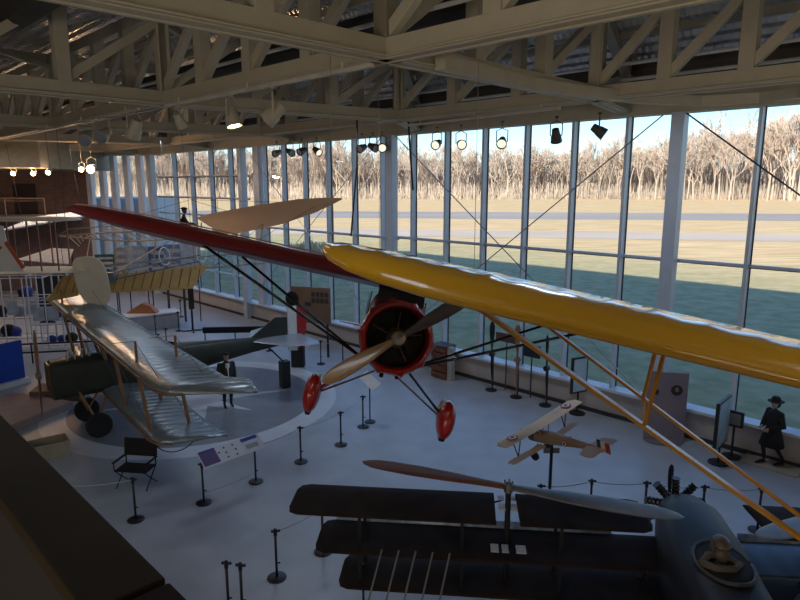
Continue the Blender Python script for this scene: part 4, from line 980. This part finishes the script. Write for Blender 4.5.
for sx in (-1, 1):
    w = wing(MB(), [(0, .30, .27, .26), (sx * .86, .30, .27, .28), (sx * .94, .24, .2, .28)], .9).build('upper_wing', MC, mdl, smooth=True, auto=True); rnd_(w, (sx * .66, .17, .305), (0, 0, 1), .085)
    wing(MB(), [(sx * .06, .24, .17, -.08), (sx * .76, .24, .17, -.05), (sx * .82, .2, .12, -.05)], .9).build('lower_wing', MC, mdl, smooth=True, auto=True)
    m = MB(); m.tube([(sx * .58, .2, -.05), (sx * .6, .26, .27)], .01, 6); m.tube([(sx * .58, .2, -.05), (sx * .56, .1, .27)], .01, 6); m.build('interplane_strut', MG, mdl)
    m = MB(); m.tube([(sx * .06, .2, .1), (sx * .12, .22, .27)], .007, 5); m.tube([(sx * .06, .1, .1), (sx * .12, .1, .27)], .007, 5); m.build('cabane_strut', MG, mdl)
    m = MB(); m.lathe([(-.02, .02), (-.02, .07), (.02, .07), (.02, .02)], 'x', c=(sx * .16, .26, -.24), n=18); m.build('wheel', RUBBER, mdl); m = MB(); m.tube([(sx * .05, .26, -.06), (sx * .14, .26, -.22)], .008, 5); m.build('gear_leg', MG, mdl)
m = MB(); m.rings([sec(0, .42, .04, .12, .14, 16, 2), sec(0, .40, .04, .19, .2, 16, 2), sec(0, .28, .04, .2, .21, 16, 2)]); m.build('cowl', MG, mdl, smooth=True, auto=True)
m = MB(); m.rings([sec(0, .28, .04, .19, .2, 16, 2.2), sec(0, .0, .05, .18, .2, 16, 3), sec(0, -.5, .05, .09, .11, 16, 3), sec(0, -.82, .05, .03, .06, 16, 3)]); f_ = m.build('fuselage', M('model tan body', (.30, .22, .15), .6, var=.15), mdl, smooth=True, auto=True)
rnd_(f_, (-.075, -.3, .05), (-1, 0, 0), .05); rnd_(f_, (.075, -.3, .05), (1, 0, 0), .05)
m = MB(); wing(m, [(-.34, -.86, .07, .07), (-.3, -.72, .26, .07), (0, -.66, .3, .07), (.3, -.72, .26, .07), (.34, -.86, .07, .07)], .3); m.build('tailplane', MC, mdl)
for k, (y0, y1, mt) in enumerate(((-.84, -.90, ROU[2]), (-.90, -.97, ROU[1]), (-.97, -1.04, ROU[0]))):
    m = MB(); h = .2 - .02 * k; m.rings([[V((x, y, z)) for y, z in ((y0, .02), (y0, h), (y1, h - .01), (y1, .0))] for x in (-.008, .008)]); m.build('rudder_stripe', mt, mdl)
m = MB(); prop_blade(m, .24, .04, root=.01); o = m.build('propeller_blade', BLACK, mdl); o.location = (0, .44, .04); o.rotation_euler = (0, .7, 0); m = MB(); prop_blade(m, .24, .04, root=.01); o = m.build('propeller_blade', BLACK, mdl); o.location = (0, .44, .04); o.rotation_euler = (0, .7 + pi, 0)
ms = thing('model_stand', 'thin black pole stand carrying the small cream model biplane', 'stand', (mp.x, mp.y, 0)); MB().tube([(0, 0, .03), (0, 0, mp.z - .06)], .03, 10).build('pole', BLACK, ms); m = MB(); m.lathe([(0, .35), (.03, .34), (.04, .04)], 'z', n=24); m.build('base', BLACK, ms)
MB().box((0, 0, mp.z - .19), (.3, .02, .1)).build('name_plate', M('grey sign', (0, 0, 0)), ms)

# ================================================================== GALLERY PARAPET IN FRONT OF THE VIEWER
CAPM = M('brown parapet cap', (.018, .010, .006), .75, spec=.15, var=.25, scale=3)
def pl(t, off): # along the parapet, off towards the viewer
    return V((.385, .385, 0)) + V((SW, -SW, 0)) * t - V((SW, SW, 0)) * off
zc = 6.06
m = MB(); m.bar(pl(-1.31, .09) + V((0, 0, zc)), pl(4, .09) + V((0, 0, zc)), .18, .05); struct('parapet_cap', m, CAPM, bevel=.006)
m = MB(); m.bar(pl(-9, .09) + V((0, 0, zc)), pl(-1.33, .09) + V((0, 0, zc)), .18, .05); struct('parapet_cap', m, M('olive brown parapet cap', (.03, .021, .010), .75, var=.2, spec=.15), bevel=.006)
m = MB(); m.bar(pl(-9, .1) + V((0, 0, 5.5)), pl(4, .1) + V((0, 0, 5.5)), .12, 1.08); struct('parapet', m, M('dark parapet cladding', (.01, .007, .008), .8, var=.3, scale=20))
m = MB(); m.bar(pl(-9, 1.6) + V((0, 0, 4.85)), pl(4, 1.6) + V((0, 0, 4.85)), 3.1, .2); struct('slab', m, M('gallery floor', (.05, .04, .05), .9))

# ================================================================== SPOTLIGHTS
LAMPW = M('lamp housing white', (.48, .44, .36), .45)
GLOW = M('lit lamp face', (.9, .8, .6), .4, emit=(1, .72, .42), emit_s=14)
CHROME = M('chrome reflector', (.6, .6, .6), .12, 1)
BULB = M('tungsten bulb glow', (.9, .7, .5), .4, emit=(1, .55, .25), emit_s=30)
def spotlight(p, top, s, aim, lit, lab, grp, mat=LAMPW, face=None):
    """p centre of the can, top z of the rail"""
    t = thing('spotlight', lab, 'spotlight', p, group=grp)
    aim = V(aim).normalized(); R = aim.to_track_quat('Z', 'X').to_matrix()
    m = MB(); m.rings([[R @ (V((r * cos(2 * pi * k / 20), r * sin(2 * pi * k / 20), h)) * s) for k in range(20)] for h, r in ((-.2, .05), (-.19, .09), (-.05, .11), (.0, .13), (.16, .15), (.165, .135), (.08, .10))]); m.build('housing', mat, t, smooth=True, auto=True)
    m = MB(); m.rings([[R @ (V((r * cos(2 * pi * k / 20), r * sin(2 * pi * k / 20), h)) * s) for k in range(20)] for h, r in ((.10, .125), (.13, .128))]); m.build('lamp_face', face or (GLOW if lit else CHROME), t)
    side = aim.cross(V((0, 0, 1))); side = side.normalized() if side.length > .1 else V((1, 0, 0)); zt = min(top - p.z, .34 * s + .04)
    m = MB(); zz = V((0, 0, zt)); m.tube([side * .15 * s, side * .155 * s + zz * .8, zz, -side * .155 * s + zz * .8, -side * .15 * s], .012 * s + .004, 6); m.build('yoke', mat, t)
    m = MB(); m.tube([zz, V((0, 0, top - p.z))], .012, 6); m.box((0, 0, top - p.z - .03), (.09, .09, .05)); m.build('hanger', mat, t)
    return t
G1 = 'large white spotlights on the near track'
for u, vt, aim, lit, lab, s in ((179, 103, (.2, .5, -.7), 0, 'white spotlight with bright chrome reflector, first on the near track', .95), (231, 93, (.25, -.1, -1), 1, 'large white spotlight glowing warm at its lower edge', 1.15), (272, 85, (-.5, -.1, -.45), 0, 'large white spotlight turned sideways at the beam junction', 1.25)):
    p = atz(u, vt, 8.86); spotlight(p - V((0, 0, .42 * s)), 8.86, s, aim, lit, lab, G1)
G2 = 'white spotlights on the short track over the biplane'
for u, vt, aim, lab in ((85, 122, (.1, -.9, -.5), 'chrome fronted spotlight facing the viewer, outermost of the pair'), (102, 118, (-.1, -.9, -.5), 'chrome fronted spotlight facing the viewer, inner one of the pair'), (133, 111, (-.4, .2, -.8), 'white spotlight turned down beside the chrome pair')):
    p = atz(u, vt, 8.84); spotlight(p - V((0, 0, .45)), 8.84, 1.35, aim, 0, lab, G2)
G3 = 'spotlights hung before the tall windows'
DKL = M('dark lamp housing', (.06, .055, .05), .5)
PALEF = M('pale lamp lens', (.8, .72, .6), .3, emit=(1, .8, .6), emit_s=.7)
wl = [((437, 144), (-.4, -.8, -.3), PALEF, 'dark spotlight first to the right of the middle column'), ((461, 144), (.1, -.9, -.2), PALEF, 'round pale fronted spotlight, second from the middle column'), ((502, 142), (-.2, -.8, -.4), PALEF, 'spotlight with oval pale lens, third from the middle column'), ((556, 136), (.2, .4, -.8), None, 'black can spotlight pointing down, fourth from the middle column'), ((599, 131), (.7, -.2, -.5), None, 'black spotlight tilted sideways nearest the brown sided column'),
      ((277, 153), (-.5, -.7, -.3), None, 'small dark spotlight nearest the column behind the tan wing tip'), ((290, 152), (.6, -.6, -.3), None, 'small dark spotlight, second from the far column group'), ((302, 151), (-.5, -.5, -.3), None, 'small dark spotlight, third from the far column group'), ((317, 151), (.5, -.5, -.4), PALEF, 'small dark spotlight, fourth from the far column group'),
      ((362, 148), (-.5, -.7, -.3), None, 'small dark spotlight beside the hanging black rope'), ((373, 147), (.6, -.6, -.3), None, 'small dark spotlight between rope and middle column'), ((382, 147), (.1, -.9, -.3), PALEF, 'small pale fronted spotlight just left of the middle column')]
for (u, v), aim, face, lab in wl:
    p = atwall(u, v, 23.6); spotlight(p, 9.0, 1.15, aim, 0, lab, G3, DKL, face)
G4 = 'glowing lamps before the brick wall'
for (u, v), lab in (((14, 173), 'glowing lamp nearest the picture edge before the brick wall'), ((34, 173), 'second glowing lamp before the brick wall'), ((49, 172), 'third and brightest single glowing lamp before the brick wall'), ((82, 169), 'glowing lamp at the end of the brick wall, smaller of the last two'), ((92, 168), 'big glowing lamp beside the first white fin')):
    p = aty(u, v, 34.2 if u < 60 else 31.0); spotlight(p, 7.93 if u < 60 else 9.0, .85 if u != 92 else 1.4, (.1, -1, -.3), 1, lab, G4, LAMPW, BULB)
    l = bpy.data.lights.new('lamp_glow', 'POINT'); l.energy = 60; l.color = (1, .6, .32); l.shadow_soft_size = .1; lo_ = bpy.data.objects.new('lamp_glow', l); COL.objects.link(lo_); lo_.location = p + V((0, -.35, -.1))

# ropes and a small black bundle
rod([aty(357, 122, 20) + V((0, 0, .2)), aty(357, 165, 20), aty(351, 236, 20)], .03, 'hanging_rope', 'black rope hanging from the roof trusses left of the middle column', BLACK)
rod([aty(408, 122, 20.4) + V((0, 0, .25)), aty(410, 150, 20.4), aty(413, 190, 20.4)], .035, 'hanging_rope', 'black looped rope hanging right of the middle column', BLACK)

# ================================================================== FAR END OF THE HALL
def fabric(name, col, tr=.45):
    m = bpy.data.materials.new(name); m.use_nodes = True; nt = m.node_tree; b = nt.nodes['Principled BSDF']; out = nt.nodes['Material Output']
    t = nt.nodes.new('ShaderNodeBsdfTranslucent'); mx = nt.nodes.new('ShaderNodeMixShader'); mx.inputs[0].default_value = tr
    nz = nt.nodes.new('ShaderNodeTexNoise'); nz.inputs['Scale'].default_value = 2; cr = nt.nodes.new('ShaderNodeValToRGB')
    cr.color_ramp.elements[0].color = tuple(c * .9 for c in col) + (1,); cr.color_ramp.elements[1].color = tuple(min(1, c * 1.08) for c in col) + (1,)
    nt.links.new(nz.outputs[0], cr.inputs[0]); nt.links.new(cr.outputs[0], b.inputs['Base Color']); nt.links.new(cr.outputs[0], t.inputs[0]); b.inputs['Roughness'].default_value = .7
    nt.links.new(b.outputs[0], mx.inputs[1]); nt.links.new(t.outputs[0], mx.inputs[2]); nt.links.new(mx.outputs[0], out.inputs[0]); return m
TANT = fabric('translucent tan linen', (.9, .64, .42), .7)  # translucent linen with one even tan base colour
WOODL = M('pale ash framework', (.50, .36, .24), .5, var=.15)
# pioneer glider-like flyer: covered tan right wing, bare ribbed left wing, figure between
Cc = aty(188, 230, 25.0); Rt = aty(360, 207, 23.0); Lt = aty(72, 240, 26.8)
dirx = (Rt - Lt); yaw = atan2(dirx.y, dirx.x); roll = -math.asin(dirx.z / dirx.length)
fl = thing('pioneer_flyer', 'early flyer with one tan linen wing, one bare ribbed wing and wire braced frame', 'aeroplane', Cc)
flR = Matrix.Rotation(yaw, 3, 'Z') @ Matrix.Rotation(rad(-23), 3, 'X') @ Matrix.Rotation(roll, 3, 'Y')
fl.rotation_euler = flR.to_euler(); flM = Matrix.Translation(Cc) @ flR.to_4x4()
tipx = (flM.inverted() @ Rt)
wing(MB(), [(1.0, .9, 1.9, .05), (1.6, 1.1, 2.25, .08), (3.6, 1.0, 2.1, .25), (5.2, .6, 1.45, .42), (6.1, .2, .7, .52), (6.6, -.05, .12, .58)], .5).build('wing', TANT, fl, smooth=True, auto=True)
m = MB()
for i in range(15):
    x = -1.0 - i * .38; y0 = 1.0 - .02 * i * i * .25; y1 = -1.1 + .012 * i * i
    m.tube([(x, y0, .05 + .04 * i * .5), (x - .05, (y0 + y1) / 2, .17 + .02 * i), (x - .1, y1, .02 * i)], .028, 5)
m.tube([(-.9, 1.0, .05), (-3.6, .95, .15), (-6.4, .1, .35)], .035, 6); m.tube([(-.9, .1, .15), (-6.2, .0, .33)], .03, 6); m.tube([(-.9, -1.05, 0), (-5.0, -.9, .2), (-6.4, .0, .34)], .02, 6)
m.build('wing_ribs', WOODL, fl, label='bare wooden wing ribs')
for a, b in (((-1, .6, 0), (-1, .4, -1.5)), ((1, .6, 0), (1, .4, -1.5)), ((-3, .5, .1), (-3, .3, -1.5)), ((3, .6, .2), (3, .3, -1.5)), ((-1, -.6, 0), (-1, -.6, -1.5)), ((1, -.6, 0), (1, -.6, -1.5)), ((-5, .3, .2), (-5, .2, -1.4))): MB().tube([a, b], .025, 6).build('strut', WOODL, fl)
m = MB()
for i in range(20):
    x = -5.4 + i * .44; m.tube([(x, .5, -1.5), (x, -.9, -1.5)], .018, 5)
m.tube([(-5.6, .5, -1.5), (3.2, .5, -1.5)], .03, 6); m.tube([(-5.6, -.9, -1.5), (3.2, -.9, -1.5)], .03, 6); m.build('lower_wing_frame', M('grey frame', (.35, .36, .38), .5), fl)
for a, b in (((-1, .6, 0), (-3, .3, -1.5)), ((-3, .5, .1), (-1, .4, -1.5)), ((1, .6, .05), (3, .3, -1.5)), ((3, .6, .2), (1, .4, -1.5)), ((-3, .5, .1), (-5, .2, -1.4)), ((6.0, 0, .5), (0, 0, 1.3)), ((0, 0, 1.3), (-6, 0, .3)), ((3, .3, .2), (0, 0, 1.3)), ((5.5, 0, .45), (1, .4, -1.5))):
    MB().tube([a, b], .008, 4).build('bracing_wire', WIRE, fl)
for x in (1.3, -.3):
    m = MB(); m.tube([(x, -.9 + .34 * cos(a), -1.35 + .34 * sin(a)) for a in [2 * pi * k / 24 for k in range(25)]], .022, 6)
    for k in range(6): a = pi * k / 6; m.tube([(x, -.9 + .34 * cos(a), -1.35 + .34 * sin(a)), (x, -.9 - .34 * cos(a), -1.35 - .34 * sin(a))], .005, 4)
    m.build('wheel', WHITEP, fl)
hang(fl, flM, [(-1.2, .3, .1), (1.2, .3, .1), (6.0, .05, .5)], r=.01)
# seated figure
fg = thing('mannequin', 'black clad mannequin pilot with peaked cap seated between the tan and bare wings', 'mannequin', Cc + V((-.1, -.1, -.15)), (0, 0, yaw + rad(-60)))
J4 = [(0, 0, .1), (0, 0, .35), (0, -.02, .6), (0, 0, .72), (0, .01, .8), (.1, 0, .08), (.12, .42, .12), (.12, .5, -.25), (.12, .6, -.3), (-.1, 0, .08), (-.12, .42, .12), (-.12, .5, -.25), (-.12, .6, -.3), (.2, -.02, .63), (.26, .1, .4), (.2, .38, .38), (-.2, -.02, .63), (-.26, .1, .4), (-.2, .38, .38)]
skin_body('body', J4, E_, [.17, .17, .18, .07, .06, .11, .09, .06, .05, .11, .09, .06, .05, .09, .07, .045, .09, .07, .045], BLACKC, fg)
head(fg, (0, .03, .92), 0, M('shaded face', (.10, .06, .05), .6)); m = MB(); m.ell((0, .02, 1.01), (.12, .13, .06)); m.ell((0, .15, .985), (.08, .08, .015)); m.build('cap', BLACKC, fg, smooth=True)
for sx in (-1, 1): hand(fg, J4[15 if sx > 0 else 18], (0, 1, -.1), sx, SKIN)

# pusher tail: golden elevator with big cream rudder
Eo = aty(130, 281, 21.6); tl = thing('hanging_tailplane', 'golden ribbed elevator with a big rounded cream rudder, hung on two booms', 'aeroplane tail', Eo, (0, rad(-2.5), rad(3)))
tlR = Euler((0, rad(-2.5), rad(3))).to_matrix().to_4x4()
TLT = Matrix.Rotation(rad(40), 3, 'X')
def tiltpanel(pts, nm, mat, ribs):
    m = MB(); m.rings([[TLT @ V((x, y, z)) for x, y in pts] for z in (-.012, .012)]); o = m.build(nm, mat, tl)
    rb = MB()
    x0 = min(p[0] for p in pts); x1 = max(p[0] for p in pts)
    for i in range(ribs): x = lerp(x0 + .1, x1 - .1, (i + .5) / ribs); rb.tube([TLT @ V((x, .44, .018)), TLT @ V((x, -.42, .018))], .016, 5)
    rb.build('rib', M('dark rib', (.16, .10, .04), .6), o); return o
tiltpanel([(-2.45, .35), (-1.75, .55), (-1.65, -.55), (-2.65, -.75)], 'elevator', GOLD, 3)
tiltpanel([(-.75, .3), (2.65, .62), (2.25, -.5), (-.75, -.5)], 'elevator', GOLD, 10)
m = MB(); cx_, cz_ = -1.12, .12
ps = [(cx_ + (.56 + .03 * sin(a)) * math.copysign(abs(cos(a)) ** .62, cos(a)) - .13 * sin(a), cz_ + .86 * math.copysign(abs(sin(a)) ** .7, sin(a))) for a in [2 * pi * k / 28 for k in range(28)]]
m.rings([[V((x, y, z)) for x, z in ps] for y in (-.42, -.38)]); m.build('rudder', CREAM, tl, bevel=.01)
for z in (.35, -.3): MB().tube([(-.7, -.3, z * .5), (.2, 4.0, .7 + z)], .03, 6).build('boom', WOODL, tl)
m = MB(); m.box((-.55, -.25, .2), (.3, .25, .35)); m.tube([(-.5, -.2, .1), (2.4, .2, .55)], .02, 6); m.tube([(-.5, -.2, .35), (2.4, .5, .75)], .015, 6); m.build('control_frame', M('blue grey fittings', (.12, .15, .2), .5), tl)
for x in (-2.2, 2.3): MB().tube([(x, 0, .3), (x, .05, 5.28)], .008, 5).build('suspension_cable', WIRE, tl)

# cream biplane at the left edge
Bo = aty(2, 268, 21.0); cb = thing('cream_biplane', 'cream biplane with red brown struts and white fin at the picture edge', 'aeroplane', Bo, (0, 0, rad(6)))
wing(MB(), [(-5, .6, 1.5, 1.62), (1.9, .6, 1.5, 1.62), (2.55, .4, 1.2, 1.62), (2.75, .0, .4, 1.62)], .8, ribs=.4, sag=.01).build('upper_wing', CREAM, cb, smooth=True)
wing(MB(), [(-5, .6, 1.5, -.1), (1.9, .6, 1.5, -.1), (2.55, .4, 1.2, -.1), (2.75, .0, .4, -.1)], .8, ribs=.4, sag=.01).build('lower_wing', CREAM, cb, smooth=True)
RB_ = M('red brown strut', (.20, .06, .03), .45)
for x in (-1.2, .15, .8, 1.55, 2.1):
    for y in (.3, -.6): MB().bar((x, y, -.05), (x, y, 1.62), .05, .035).build('interplane_strut', RB_, cb)
m = MB(); m.rings([[V((x, y, z)) for x, z in ((-.15, .05), (1.35, .05), (.95, .75), (.85, 1.5), (.45, 1.62), (.2, .9))] for y in (-1.35, -1.3)]); fn = m.build('fin', WHITEP, cb)
m = MB(); m.bar((.9, -1.38, 1.0), (1.35, -1.38, .15), .02, .12); m.bar((.25, -1.38, 1.1), (.75, -1.38, .8), .02, .1); m.build('stripe', M('orange red stripe', (.45, .08, .03), .5), fn)
m = MB(); m.tube([(-3, -.5, .5), (.0, -1.0, .5), (1.3, -1.3, .3)], [.3, .2, .06], 12); m.build('fuselage', CREAM, cb, smooth=True)
for x in (-1, 2.2): MB().tube([(x, 0, 1.7), (x, 0, 8.97 - Bo.z)], .008, 5).build('suspension_cable', WIRE, cb)
# white wing hung under the gallery edge and grey canopy
wo_ = aty(52, 219, 31.0); m = MB(); m.rings([[V((x, y, z)) for x, y in ((-1.9, -1.3), (1.7, -.2), (1.9, .9), (-1.2, .7))] for z in (-.04, .04)]); hw_ = m.build('hanging_wing', M('white panel', (.72, .76, .82), .5), bevel=.02); hw_.location = wo_; hw_.rotation_euler = (rad(14), rad(-6), 0); tag(hw_, 'white flat wing panel hung in front of the far gallery railing', 'panel')
for x, y in ((-1.3, -.3), (1.4, .3)): MB().tube([(x, y, 0), (x, y + .9, 9 - wo_.z)], .01, 5).build('suspension_cable', WIRE, hw_)
cn = thing('canopy', 'small grey canopy on dark posts before the brick wall', 'canopy', aty(55, 275, 33.0) * 1.0); cn.location.z = 0
m = MB(); m.rings([[V((-1.4, -1, 3.15 + h)), V((1.4, -1.2, 2.95 + h)), V((.6, 1, 3.5 + h)), V((-.6, 1, 3.55 + h))] for h in (0, .05)]); m.build('roof', M('grey canvas', (.30, .29, .28), .8), cn)
for x, y, h in ((-1.3, -.9, 3.1), (1.3, -1.1, 2.95), (.55, .9, 3.45), (-.55, .9, 3.5)): MB().tube([(x, y, 0), (x, y, h)], .04, 6).build('post', BLACK, cn)
m = MB(); m.box((0, .2, 1.3), (1.7, 1.0, 2.6)); m.build('booth', M('dark booth', (.03, .03, .04), .6), cn)
# gallery railing
gr = thing('gallery_railing', 'brown metal railing along the far brick gallery', 'railing', (-31.2, 38.1, 5.1))
m = MB(); m.tube([(-10, 0, 1.1), (9.6, 0, 1.1)], .05, 8); m.tube([(-10, 0, .95), (9.6, 0, .95)], .025, 6); m.tube([(-10, 0, .1), (9.6, 0, .1)], .025, 6); RAILM = M('brown rail', (.30, .22, .17), .5); m.build('handrail', RAILM, gr)
for i in range(9): MB().tube([(-9.6 + i * 2.4, 0, 0), (-9.6 + i * 2.4, 0, 1.1)], .035, 6).build('baluster', RAILM, gr)
# dark door in the brick on the gallery
m = MB(); m.box((-24.6, 41.24, 6.1), (1.5, .06, 2.0)); d_ = m.build('door_1', M('dark door', (.05, .04, .04), .6)); tag(d_, kind='structure')
# exhibit boards under the flyer
for i, (u, v, w, h, col, lab) in enumerate([(106, 264, 1.0, 1.0, (.04, .12, .11), 'dark green exhibit board behind the cream rudder'), (137, 262, 1.1, 1.7, (.40, .44, .50), 'pale exhibit board left of the two blue ones'), (158, 262, .9, 1.6, (.10, .14, .28), 'dark blue exhibit board under the bare wing ribs'), (174, 260, .9, 1.6, (.20, .25, .38), 'lighter blue exhibit board beside the dark blue one'), (190, 259, .9, 1.7, (.48, .50, .55), 'pale exhibit board right of the two blue ones'), (122, 262, .7, 1.5, (.38, .33, .28), 'beige narrow exhibit board next to the dark green one')]):
    p = aty(u, v, 31.5); t = thing('exhibit_board', lab, 'display panel', (p.x, p.y, 0), (0, 0, rad(12)))
    MB().box((0, 0, p.z), (w, .06, h)).build('board', M('exhibit board %d' % i, col, .6, var=.3, scale=3), t, bevel=.01)
    for sx in (-.4, .4): MB().box((sx * w, 0, (p.z - h / 2) / 2 + .02), (.05, .05, p.z - h / 2)).build('leg', BLACK, t)
    for q in range(3): MB().box((0, -.036, p.z + h * (.3 - .25 * q)), (w * .7, .01, h * .12)).build('printed_strip', M('pale print', (.5, .5, .52), .6), t)
# long white plinth with orange tail on it
a = atz(108, 336); b = atz(180, 327); c = a.lerp(b, .5); d = b - a
pt_ = thing('plinth', 'long low white topped plinth with grey sides under the golden tail', 'plinth', (c.x, c.y, 0), (0, 0, atan2(d.y, d.x)))
MB().box((0, .4, .38), (d.length, .9, .72)).build('body', M('grey plinth side', (.34, .32, .33), .7), pt_); MB().box((0, .4, .79), (d.length + .1, 1.0, .07)).build('top', WHITEP, pt_, bevel=.01)
p = c + V((-.3, .5, .83)); m = MB(); m.rings([[V((x, y, z)) for x, z in ((-.7, 0), (.8, 0), (.5, .35), (.1, .5), (-.3, .25))] for y in (-.2, .2)]); o = m.build('engine_cover', M('orange varnish', (.42, .15, .05), .5, var=.2)); o.location = p; tag(o, 'orange brown wooden piece standing on the long white plinth', 'exhibit')
# black display stand with small tray (tall) near the far window
p = atz(193, 331); t = thing('display_stand', 'tall black stand with crossed feet near the far window base', 'stand', p, (0, 0, .4))
MB().box((0, 0, 1.75), (.25, .2, 1.3)).build('upright_box', M('black stand', (0, 0, 0)), t); MB().tube([(0, 0, .04), (0, 0, 1.2)], .05, 8).build('pole', BLACK, t)
for k in range(4): a_ = k * pi / 2; MB().bar((0, 0, .04), (.5 * cos(a_), .5 * sin(a_), .03), .06, .05).build('foot', BLACK, t)
# white tube display frames at the left
for i, (u, v, w, h, lab) in enumerate([(18, 345, 2.6, 3.0, 'white tube display frame furthest along the hall edge'), (58, 352, 1.9, 3.3, 'white tube frame standing left of the golden elevator')]):
    p = atz(u, v); t = thing('tube_scaffold', lab, 'frame', p, (0, 0, rad(8)))
    m = MB()
    for x in (-w / 2, -w / 6, w / 6, w / 2):
        for y in (0, .9): m.tube([(x, y, .02), (x, y, h)], .03, 6)
    for z in (.3, 1.2, 2.1, h):
        for y in (0, .9): m.tube([(-w / 2, y, z), (w / 2, y, z)], .025, 6)
    for x in (-w / 2, w / 2): m.tube([(x, 0, h), (x, .9, h)], .025, 6)
    m.build('tubes', M('white tube', (.62, .64, .68), .4), t)
    r = random.Random(i + 5)
    for k in range(7):
        q = (r.uniform(-w * .4, w * .4), .45, r.choice((.3, 1.2, 2.1))); s_ = r.uniform(.15, .3); m = MB(); m.ell((q[0], q[1], q[2] + s_), (s_ * 1.2, s_ * .8, s_), 10, 6); m.tube([(q[0] - s_, q[1], q[2] + .03), (q[0] + s_, q[1], q[2] + .03)], .04, 6)
        m.build('engine_part', [ENG, BLUEP, M('grey casting', (.3, .32, .36), .4, .3), RUBBER][k % 4], t, smooth=True)
    for k in range(3):
        q = (-w * .3 + w * .3 * k, -.1, 1.7); MB().box(q, (.45, .02, .6)).build('poster', M('pale blue poster', (.42, .48, .6), .6, var=.3), t)
rl = thing('barrier_rail', 'low black double rail before the white tube frames', 'railing', atz(0, 365), (0, 0, rad(11)))
for z in (.45, .8): MB().bar((-1, 0, z), (5.4, 0, z), .04, .06).build('rail', BLACK, rl)
for i in range(4): MB().bar((-.8 + i * 2.0, 0, 0), (-.8 + i * 2.0, 0, .85), .05, .05).build('post', BLACK, rl)
# blue banner
p = atz(4, 388); bn = thing('banner', 'tall bright blue banner on a white base at the picture edge', 'banner', p, (0, 0, rad(60)))
MB().box((0, 0, .88), (1.5, .06, 1.4)).build('cloth', M('bright blue cloth', (.01, .06, .42), .6), bn, bevel=.01); MB().box((0, 0, .1), (1.7, .4, .2)).build('base', WHITEP, bn, bevel=.02)
# low platforms by the biplane nose
o = MB().box((0, 0, .12), (2.6, 2.2, .24)).build('platform', M('pinkish platform', (.40, .30, .28), .7, var=.08), bevel=.01); p = atz(12, 415); o.location = p; o.rotation_euler = (0, 0, rad(-20)); tag(o, 'low pinkish platform beside the olive biplane nose', 'platform')
o = MB().box((0, 0, .2), (1.5, .9, .4)).build('wooden_box', M('brown box', (.16, .08, .045), .6, var=.2), bevel=.01); p = atz(60, 398); o.location = p; o.rotation_euler = (0, 0, rad(10)); tag(o, 'low brown wooden box on the floor behind the biplane nose', 'box')
t = thing('display_case', 'low beige open case with grey model inside next to the parapet', 'display case', atz(50, 456), (0, 0, rad(38)))
m = MB(); m.box((0, 0, .03), (.9, .6, .06))
for sx in (-1, 1): m.box((sx * .44, 0, .22), (.03, .6, .42)); m.box((0, sx * .29, .22), (.9, .03, .42))
m.build('case', M('beige case', (.34, .30, .22), .6), t); m = MB(); m.ell((0, 0, .16), (.3, .12, .08)); m.box((0, 0, .18), (.1, .5, .02)); m.build('model', M('grey casting', (0, 0, 0)), t)
